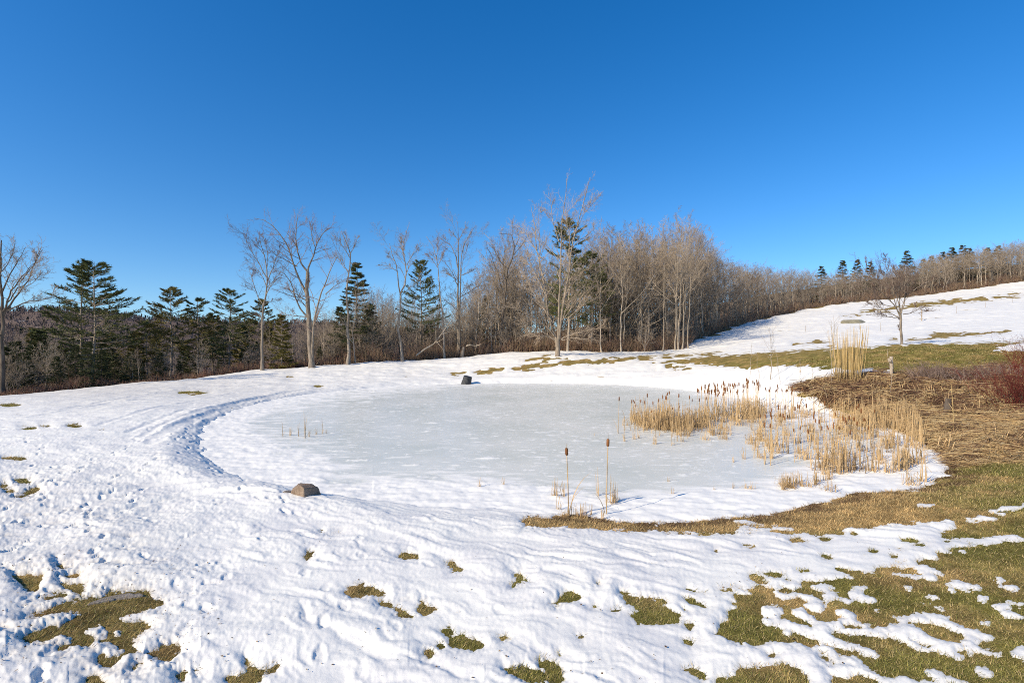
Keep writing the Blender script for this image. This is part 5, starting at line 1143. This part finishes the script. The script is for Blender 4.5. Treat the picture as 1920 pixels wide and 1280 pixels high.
# ------------------------------------------------------------------ ornamental grass, shrubs, saplings
w = hit(1590, 714)[0]; r = np.random.default_rng(8)
o = thing('ornamental_grass', 'tall straw yellow clump of ornamental grass at the edge of the lawn behind the reeds', 'grass clump', (w[0], w[1], w[2] - .05))
parts = []
for i in range(120):
    a = r.uniform(0, 6.28); rr = math.sqrt(r.uniform()) * .85; h = r.uniform(2.2, 3.7); s = np.linspace(0, 1, 5); ti = .11 * rr + r.normal(0, .03)
    P = np.stack([rr * math.cos(a) + ti * h * s * math.cos(a), rr * math.sin(a) + ti * h * s * math.sin(a), s * h], 1)
    parts.append(tubes([(P[None], (.012 * np.array([1, 1, 1, .9, .5]))[None])], 4))
MAT['gold'] = bark_mat('yellow_grass', (.44, .30, .115), (.64, .47, .23), 4., .1)
V, Q = join(parts); link('stems', make_mesh('stems', V, [Q], MAT['gold']), o)
parts = [leaf_strip((*(r.normal(0, .42, 2)), 0), r.uniform(0, 6.28), r.uniform(.6, 1.1), r.uniform(1., 3.), .016, 5, r.uniform(.9, 1.5)) for _ in range(220)]
V, Q = join(parts); link('leaves', make_mesh('leaves', V, [Q], MAT['reed_dark']), o)

def shrub(name, px, py, n, h, spread, mat, label, seed, k=5, cat='shrub', up=.02, tilt=.45):
    w = hit(px, py)[0]; rng = np.random.default_rng(seed)
    o = thing(name, label, cat, (w[0], w[1], w[2] - .05))
    p0 = np.zeros((n, 3)); p0[:, :2] = rng.normal(0, spread * .25, (n, 2)); d = unit(np.concatenate([rng.normal(0, tilt, (n, 2)), np.ones((n, 1))], 1)); hh = h * rng.uniform(.6, 1.1, n)
    P = [p0]; p = p0
    for s_ in range(5):
        d = unit(d + rng.normal(0, .07, d.shape) + np.array([0, 0, up])); p = p + d * (hh / 5)[:, None]; P.append(p)
    P = np.stack(P, 1); R = np.full((n, 6), .011) * np.linspace(1, .35, 6)
    t = spawn(P, R, k, .3, 1, .5, .2, .4, .3, 3, .1, .03, .7, rng, .005); t2 = spawn(*t, 3, .3, 1, .5, .2, .5, .3, 2, .1, .03, .8, rng, .004)
    V, Q = tubes([(P, R)], 4); link('stems', make_mesh('stems', V, [Q], MAT[mat]), o)
    V, Q = tubes([t, t2], 3); link('twigs', make_mesh('twigs', V, [Q], MAT[mat]), o)
    return o
shrub('dogwood_shrub', 1912, 768, 110, 2.3, 2.0, 'redtwig', 'dark red twigged shrub at the right edge above the straw bank', 1)
shrub('dogwood_shrub', 1935, 705, 90, 2.4, 2.2, 'redtwig', 'red twigged shrub at the frame edge beside the upper lawn', 2)
shrub('dogwood_shrub', 1745, 716, 110, 1.3, 1.9, 'twig_red', 'low reddish brush left of centre on top of the straw bank', 3, tilt=.7)
shrub('dogwood_shrub', 1805, 718, 80, 1.1, 2.2, 'twig_red', 'small reddish brush on the dark straw right of the wooden post', 4, tilt=.7)
shrub('low_shrub', 1870, 708, 80, 1.0, 2.2, 'twig_red', 'low brown brush between the upper lawn and the red shrub', 5, tilt=.7)
def sapling(px, py, top, seed, label, limbs=9, spreadr=.28, r=.018):
    w = hit(px, py)[0]; h = (py - top) / F * w[1]; rng = np.random.default_rng(seed)
    o = thing('young_sapling', label, 'sapling', (w[0], w[1], w[2] - .03))
    n = 8; P = np.zeros((1, n, 3)); P[0, :, 2] = np.linspace(0, h, n); P[0, :, :2] = np.cumsum(rng.normal(0, .018 * h, (n, 2)), 0); P[0, 0, :2] = 0
    R = np.linspace(r, .006, n)[None]
    l = spawn(P, R, limbs, .35, .95, .6, .15, spreadr, .3, 4, .06, .05, .6, rng, .006); t = spawn(*l, 4, .2, 1, .55, .2, .45, .3, 3, .08, .04, .7, rng, .004)
    V, Q = tubes([(P, R)], 6); link('stem', make_mesh('stem', V, [Q], MAT['pale'], True), o)
    V, Q = tubes([l, t], 3); link('twigs', make_mesh('twigs', V, [Q], MAT['twig_pale']), o)
for a in ((1444, 713, 613, 1, 'bare sapling with a forked twiggy top, tallest of the thin saplings on the bank snow', 12, .4, .03), (1405, 711, 640, 2, 'thin leaning whip on the bank snow, left of the tallest sapling', 4, .15, .014), (1420, 716, 660, 3, 'short thin whip between the leaning whip and the tallest sapling', 4, .15, .012), (1462, 722, 662, 4, 'faint twiggy whip just right of the tallest sapling', 5, .2, .012),
          (1500, 712, 672, 5, 'small twiggy whip midway between the tallest sapling and the ornamental grass', 5, .25, .012), (1525, 714, 690, 6, 'short bare stem on the snow left of the ornamental grass', 4, .2, .012), (1559, 722, 600, 7, 'dark twiggy whip rising just left of the ornamental grass', 8, .25, .014), (1576, 718, 590, 8, 'tall bare whip poking out of the ornamental grass', 8, .2, .014), (1674, 745, 652, 9, 'single tan whip in front of the wooden post', 2, .1, .012)):
    sapling(a[0], a[1], a[2], a[3], a[4], a[5], a[6], a[7])

# ------------------------------------------------------------------ stones, pot, posts, board
def rock_mat(name, c1, c2, sc=3.):
    m, nt, b = new_mat(name, .9, .2)
    tc = N(nt, 'ShaderNodeTexCoord'); n = N(nt, 'ShaderNodeTexNoise', Scale=sc, Detail=8.0, Roughness=.7); nt.links.new(tc.outputs['Object'], n.inputs['Vector'])
    n2 = N(nt, 'ShaderNodeTexNoise', Scale=sc * 9, Detail=6.0, Roughness=.7); nt.links.new(tc.outputs['Object'], n2.inputs['Vector'])
    c = mix(nt, ramp(nt, n.outputs[0], [(.35, c1), (.65, c2)]), ramp(nt, n2.outputs[0], [(.35, (.7, .7, .7)), (.65, (1.25, 1.25, 1.25))]), 1., 'MULTIPLY')
    nt.links.new(c, b.inputs['Base Color'])
    bp = N(nt, 'ShaderNodeBump', Strength=.7, Distance=.03); nt.links.new(n2.outputs[0], bp.inputs['Height']); nt.links.new(bp.outputs[0], b.inputs['Normal'])
    return m
def rock(name, loc, size, cuts, seed, mat, label, rz=0):
    """a ball of stone cut by flat fracture planes"""
    nlat, nlon = 40, 64
    th = np.linspace(0, math.pi, nlat)[:, None]; ph = np.linspace(0, 2 * math.pi, nlon, endpoint=False)[None, :]
    D = np.stack([np.sin(th) * np.cos(ph), np.sin(th) * np.sin(ph), np.cos(th) * np.ones_like(ph)], -1)
    R = np.full(D.shape[:2], 1.25)
    for nx, ny, nz, off in cuts:
        nn = np.array([nx, ny, nz]) / math.sqrt(nx * nx + ny * ny + nz * nz); dt = D @ nn
        lim = np.where(dt > .02, off / np.maximum(dt, .02), 9); R = np.minimum(R, lim)
    R = R * (1 + .018 * fbm(D[..., 0] * 3 + seed, D[..., 1] * 3 + D[..., 2] * 2, seed, 4))
    V = (D * R[..., None] * np.array(size)).reshape(-1, 3)
    idx = np.arange(nlat * nlon).reshape(nlat, nlon); nx = np.roll(idx, -1, 1)
    Q = np.stack([idx[:-1], idx[1:], nx[1:], nx[:-1]], -1).reshape(-1, 4)
    o = link(name, make_mesh(name, V, [Q], mat, False), None, loc); o.rotation_euler = (0, 0, rz)
    return tag(o, label, 'rock')
w = hit(567, 934)[0]
rock('boulder', (w[0], w[1] + .1, w[2] + .05), (.38, .33, .33), [(-.45, -.9, .12, .60), (.85, -.42, .12, .62), (0, .1, 1, .8), (-.95, .1, .45, .84), (.3, .9, .4, .8), (.5, -.1, .9, .8), (-.5, -.2, .9, .86)], 2, rock_mat('brown_granite', (.18, .125, .085), (.31, .235, .17)), 'angular brown boulder half buried in snow at the near left edge of the pond')
w = hit(538, 931)[0]
rock('stone', (w[0], w[1] + .05, w[2] + .02), (.12, .12, .12), [(-.5, -.8, .3, .8), (0, 0, 1, .8), (.8, -.5, .3, .8)], 5, rock_mat('grey_stone', (.16, .14, .12), (.27, .24, .21)), 'small grey stone beside the left end of the brown boulder')
w = hit(1601, 606)[0]
rock('boulder', (w[0], w[1], w[2] + .1), (1.9, 1.5, .75), [(0, 0, 1, .7), (-.6, -.7, .6, .8), (.6, -.7, .5, .85), (.8, .3, .6, .9)], 7, rock_mat('lichen_rock', (.16, .145, .10), (.30, .28, .20), .8), 'broad flat grey rock showing through snow on the hill field')
w = hit(1584, 605)[0]
rock('stone', (w[0], w[1], w[2] + .05), (.5, .4, .35), [(0, 0, 1, .7), (-.6, -.7, .6, .8)], 9, bpy.data.materials['lichen_rock'], 'small grey rock at the left tip of the flat rock on the hill field')
gm = rock_mat('slab_grey', (.20, .165, .13), (.36, .32, .27), 5.)
for u, v, s_, rz, lab in ((860, 650, (.26, .07, .03), .5, 'long weathered grey stone slab lying flush in the bare turf patch, lower left'), (960, 640, (.2, .06, .03), .45, 'shorter grey stone slab right of the longer one in the bare turf patch'), (760, 678, (.16, .05, .03), .55, 'small grey stone slab left of the longer one in the bare turf patch')):
    w = hit(u / 4, 960 + v / 4)[0]
    rock('flat_stone', (w[0], w[1], w[2] - .004), s_, [(0, 0, 1, .8), (1, .2, .1, .9), (-1, .3, .1, .9), (.1, -1, .2, .85)], int(u), gm, lab, rz)

# ribbed planter pot frozen upside down in the ice
w = hit(873, 727)[0]
def lathe(prof, ns, rib=0., nr=24):
    prof = np.array(prof, float); a = np.arange(ns) * 2 * math.pi / ns
    k = 1 + rib * np.cos(a * nr)
    V = np.stack([prof[:, None, 0] * np.cos(a) * k, prof[:, None, 0] * np.sin(a) * k, np.repeat(prof[:, None, 1], ns, 1)], -1).reshape(-1, 3)
    i = np.arange(len(prof) - 1)[:, None] * ns; j = np.arange(ns)[None]; j2 = (j + 1) % ns
    Q = np.stack([i + j, i + j2, i + j2 + ns, i + j + ns], -1).reshape(-1, 4)
    return V, Q
m, nt, b = new_mat('black_plastic', .55, .4)
n1 = N(nt, 'ShaderNodeTexNoise', Scale=14., Detail=5.); nt.links.new(ramp(nt, n1.outputs[0], [(.4, (.012, .013, .015)), (.7, (.05, .052, .055))]), b.inputs['Base Color'])
po = thing('planter_pot', 'black ribbed plastic pot frozen tilted into the far edge of the ice', 'pot', (w[0], w[1], -.25)); po.rotation_euler = (.12, .20, .3)
V, Q = lathe([(.52, 0), (.50, .3), (.455, .6), (.415, 1.0)], 144, .018, 24); link('body', make_mesh('body', V, [Q], m, True), po)
V, Q = lathe([(.415, 1.0), (.435, 1.01), (.435, 1.06), (.40, 1.075), (.2, 1.07), (.001, 1.07)], 72); link('base', make_mesh('base', V, [Q], m, True), po)

MAT['wood'] = bark_mat('weathered_wood', (.22, .17, .12), (.42, .36, .29), 4., .1)
def box(cx, cy, cz, sx, sy, sz, bev=.01):
    import bmesh
    bm = bmesh.new(); bmesh.ops.create_cube(bm, size=1.)
    bmesh.ops.scale(bm, vec=(sx, sy, sz), verts=bm.verts); bmesh.ops.bevel(bm, geom=bm.edges[:], offset=bev, segments=2, affect='EDGES')
    bmesh.ops.translate(bm, vec=(cx, cy, cz), verts=bm.verts)
    return bm
def bmobj(name, bm, mat, parent=None):
    me = bpy.data.meshes.new(name); bm.to_mesh(me); bm.free(); me.materials.append(mat); return link(name, me, parent)
def log_tube(pts, rad, seed=0, sides=12):
    p = resample(pts, 9); r = np.interp(np.linspace(0, 1, 9), np.linspace(0, 1, len(rad)), rad)
    r = r * (1 + .08 * np.random.default_rng(seed).normal(0, 1, 9))
    p = np.concatenate([p[:1], p, p[-1:]]); p[0, 2] -= .0; p[-1, 2] += .005; r = np.concatenate([[.001], r, [.001]])
    return tubes([(p[None], r[None])], sides)
w = hit(1671, 709)[0]
o = thing('wooden_post', 'weathered wooden post with a knob near its top right of the ornamental grass', 'post', (w[0], w[1], w[2] - .1))
V, Q = log_tube([(0, 0, 0), (.02, 0, .7), (0, 0, 1.45)], [.105, .10, .09], 1); link('shaft', make_mesh('shaft', V, [Q], MAT['wood'], True), o)
V, Q = log_tube([(-.02, -.02, 1.05), (-.12, -.05, 1.15), (-.2, -.06, 1.3)], [.09, .10, .08], 2); link('knob', make_mesh('knob', V, [Q], MAT['wood'], True), o)
w = hit(1776, 779)[0]
o = thing('tree_stump', 'dark jagged rotten stump standing in the matted straw', 'stump', (w[0], w[1], w[2] - .1))
V, Q = log_tube([(0, 0, 0), (.01, 0, .45), (.05, .03, .95)], [.2, .16, .13], 3, 14); V[:, :2] *= 1 + .12 * fbm(V[:, 2] * 5 + V[:, 0] * 9, V[:, 1] * 9, 4, 3)[:, None]; link('stub', make_mesh('stub', V, [Q], MAT['dark'], True), o)
for k_, (dx, dy, hh) in enumerate(((.06, 0, 1.25), (-.05, .05, 1.12), (.02, -.06, 1.05))):
    V, Q = log_tube([(dx, dy, .8), (dx * 1.3, dy, hh)], [.045, .012], k_, 6); link('splinter', make_mesh('splinter', V, [Q], MAT['reed_dark']), o)
w = hit(1788, 800)[0]
V, Q = log_tube([(0, 0, 0), (-.03, 0, 1.), (-.1, .02, 2.0)], [.014, .012, .008], 5, 6)
tag(link('dead_reed', make_mesh('dead_reed', V, [Q], MAT['gold']), None, (w[0], w[1], w[2] - .05)), 'single tall tan stem leaning beside the rotten stump', 'reed stem')
for px, py, top, rr, lab in ((1728, 603, 580, .10, 'thick weathered fence post on the hill field right of the apple tree'), (1793, 588, 574, .035, 'thin metal stake on the hill field, nearest the thick post of three in line'), (1848, 577, 566, .03, 'thin metal stake on the hill field, middle of three in a line'), (1898, 569, 560, .03, 'thin metal stake on the hill field, rightmost of three in a line'), (1472, 586, 574, .13, 'short pale post at the wood edge halfway up the hill field'),
                             (1611, 618, 606, .03, 'thin stake in the snow just below the flat hill rock'), (1510, 623, 610, .03, 'thin stake on the lower hill snow left of the flat rock'), (1651, 622, 604, .02, 'thin stake between the flat hill rock and the apple tree')):
    w = hit(px, py)[0]; h = (py - top) / F * w[1]
    V, Q = log_tube([(0, 0, -.2), (.02, 0, h)], [rr, rr * .92], px, 10)
    tag(link('field_post', make_mesh('field_post', V, [Q], MAT['wood'], True), None, tuple(w)), lab, 'post')
w = hit(1126, 709)[0]
bo = thing('wooden_board', 'short grey green board lying on the snow of the far pond bank', 'board', (w[0], w[1], w[2] + .1)); bo.rotation_euler = (-.08, .1, -.25)
bmobj('plank', box(0, 0, 0, .7, .22, .07), MAT['wood'], bo); bmobj('cleat', box(.12, -.03, .052, .12, .16, .03, .006), MAT['dark'], bo)
# fallen pale branches and a snag at the wood edge
def deadwood(name, pts, Y, ra, rb_, lab, cat='branch'):
    P = resample([((a - 960) / F * Y, Y + .4 * i * ((-1) ** i), H - (b_ - 640) / F * Y) for i, (a, b_) in enumerate(pts)], 14)
    rng = np.random.default_rng(int(pts[0][0])); tw_ = spawn(P[None], np.linspace(ra, rb_, 14)[None], 6, .3, .95, .7, .2, .3, .3, 4, .1, .0, .6, rng, .012)
    V, Q = tubes([(P[None], np.linspace(ra, rb_, 14)[None]), tw_], 6)
    c = P[0].copy(); tag(link(name, make_mesh(name, V - c, [Q], MAT['pale'], True), None, tuple(c)), lab, cat)
deadwood('fallen_branch', zz([(430, 1135), (500, 1085), (560, 1045), (600, 1020), (700, 850)], *z2), 70.5, .12, .03, 'pale dead trunk lying aslant at the wood edge below the slim leaning tree')
deadwood('fallen_branch', zz([(830, 1060), (860, 1050), (900, 1060), (950, 1045)], *z2), 73.5, .10, .04, 'short pale crooked branch caught in the brush under the twin stemmed tree')
w = hit(866, 670)[0]
V, Q = log_tube([(0, 0, -.3), (.1, 0, .7), (.3, 0, 1.5)], [.3, .24, .18], 9, 12)
tag(link('tree_snag', make_mesh('tree_snag', V, [Q], MAT['trunk'], True), None, (w[0], 74., float(gz(w[0], 74.)))), 'stubby broken snag at the wood edge right of the twin stemmed tree', 'snag')
deadwood('dead_branch', zz([(450, 740), (400, 700), (385, 640), (430, 600), (500, 540), (545, 500)], 4.9233, 1100, 410), 81, .13, .03, 'pale arching dead limb hanging in the wood between the lone maple and the hill')

# remove the unplaced templates
for t in ALL_T + CT:
    for ch in list(t.children): bpy.data.objects.remove(ch)
    bpy.data.objects.remove(t)
for t in RT: bpy.data.objects.remove(t)

# ------------------------------------------------------------------ light, sky, camera
SUN_DIR = np.array([-.80, -.60]); EL = math.radians(31)
rot = math.atan2(SUN_DIR[0], SUN_DIR[1])
wd = bpy.data.worlds.new('World'); S.world = wd; wd.use_nodes = True
nt = wd.node_tree; bg = nt.nodes['Background']
sky = nt.nodes.new('ShaderNodeTexSky'); sky.sky_type = 'NISHITA'; sky.sun_disc = False
sky.sun_elevation = EL; sky.sun_rotation = rot; sky.altitude = 490; sky.air_density = 1.1; sky.dust_density = .65; sky.ozone_density = 3.2
hs = nt.nodes.new('ShaderNodeHueSaturation'); hs.inputs['Saturation'].default_value = 1.38
tcw = nt.nodes.new('ShaderNodeTexCoord'); va = nt.nodes.new('ShaderNodeVectorMath'); va.operation = 'ADD'; va.inputs[1].default_value = (0, 0, .062)
vn = nt.nodes.new('ShaderNodeVectorMath'); vn.operation = 'NORMALIZE'
nt.links.new(tcw.outputs['Generated'], va.inputs[0]); nt.links.new(va.outputs[0], vn.inputs[0]); nt.links.new(vn.outputs[0], sky.inputs['Vector'])
nt.links.new(sky.outputs[0], hs.inputs['Color']); hs.inputs['Hue'].default_value = .506; nt.links.new(hs.outputs[0], bg.inputs['Color'])
bg.inputs['Strength'].default_value = .138
sl = bpy.data.lights.new('sun', 'SUN'); sl.energy = 4.5; sl.angle = math.radians(.53); sl.color = (1., .868, .675)
so = bpy.data.objects.new('sun', sl); COL.objects.link(so); so.location = (-60, -40, 60)
from mathutils import Vector
dv = Vector((-SUN_DIR[0] * math.cos(EL), -SUN_DIR[1] * math.cos(EL), -math.sin(EL)))
so.rotation_euler = dv.to_track_quat('-Z', 'Y').to_euler()
cam = bpy.data.cameras.new('camera'); cam.lens = 18; cam.sensor_width = 36; cam.clip_end = 5000; cam.clip_start = .1
co = bpy.data.objects.new('camera', cam); COL.objects.link(co); co.location = (0, 0, H); co.rotation_euler = (math.pi / 2, 0, 0)
S.camera = co
S.view_settings.view_transform = 'Standard'; S.view_settings.look = 'None'; S.view_settings.exposure = .38; S.view_settings.gamma = 1
S.cycles.use_denoising = False; S.cycles.filter_width = 1.0; S.cycles.max_bounces = 5; S.cycles.diffuse_bounces = 3; S.cycles.glossy_bounces = 2

for o in S.objects:
    if 'label' in o and len(o['label'].split()) > 16: print('LONG', len(o['label'].split()), o['label'])
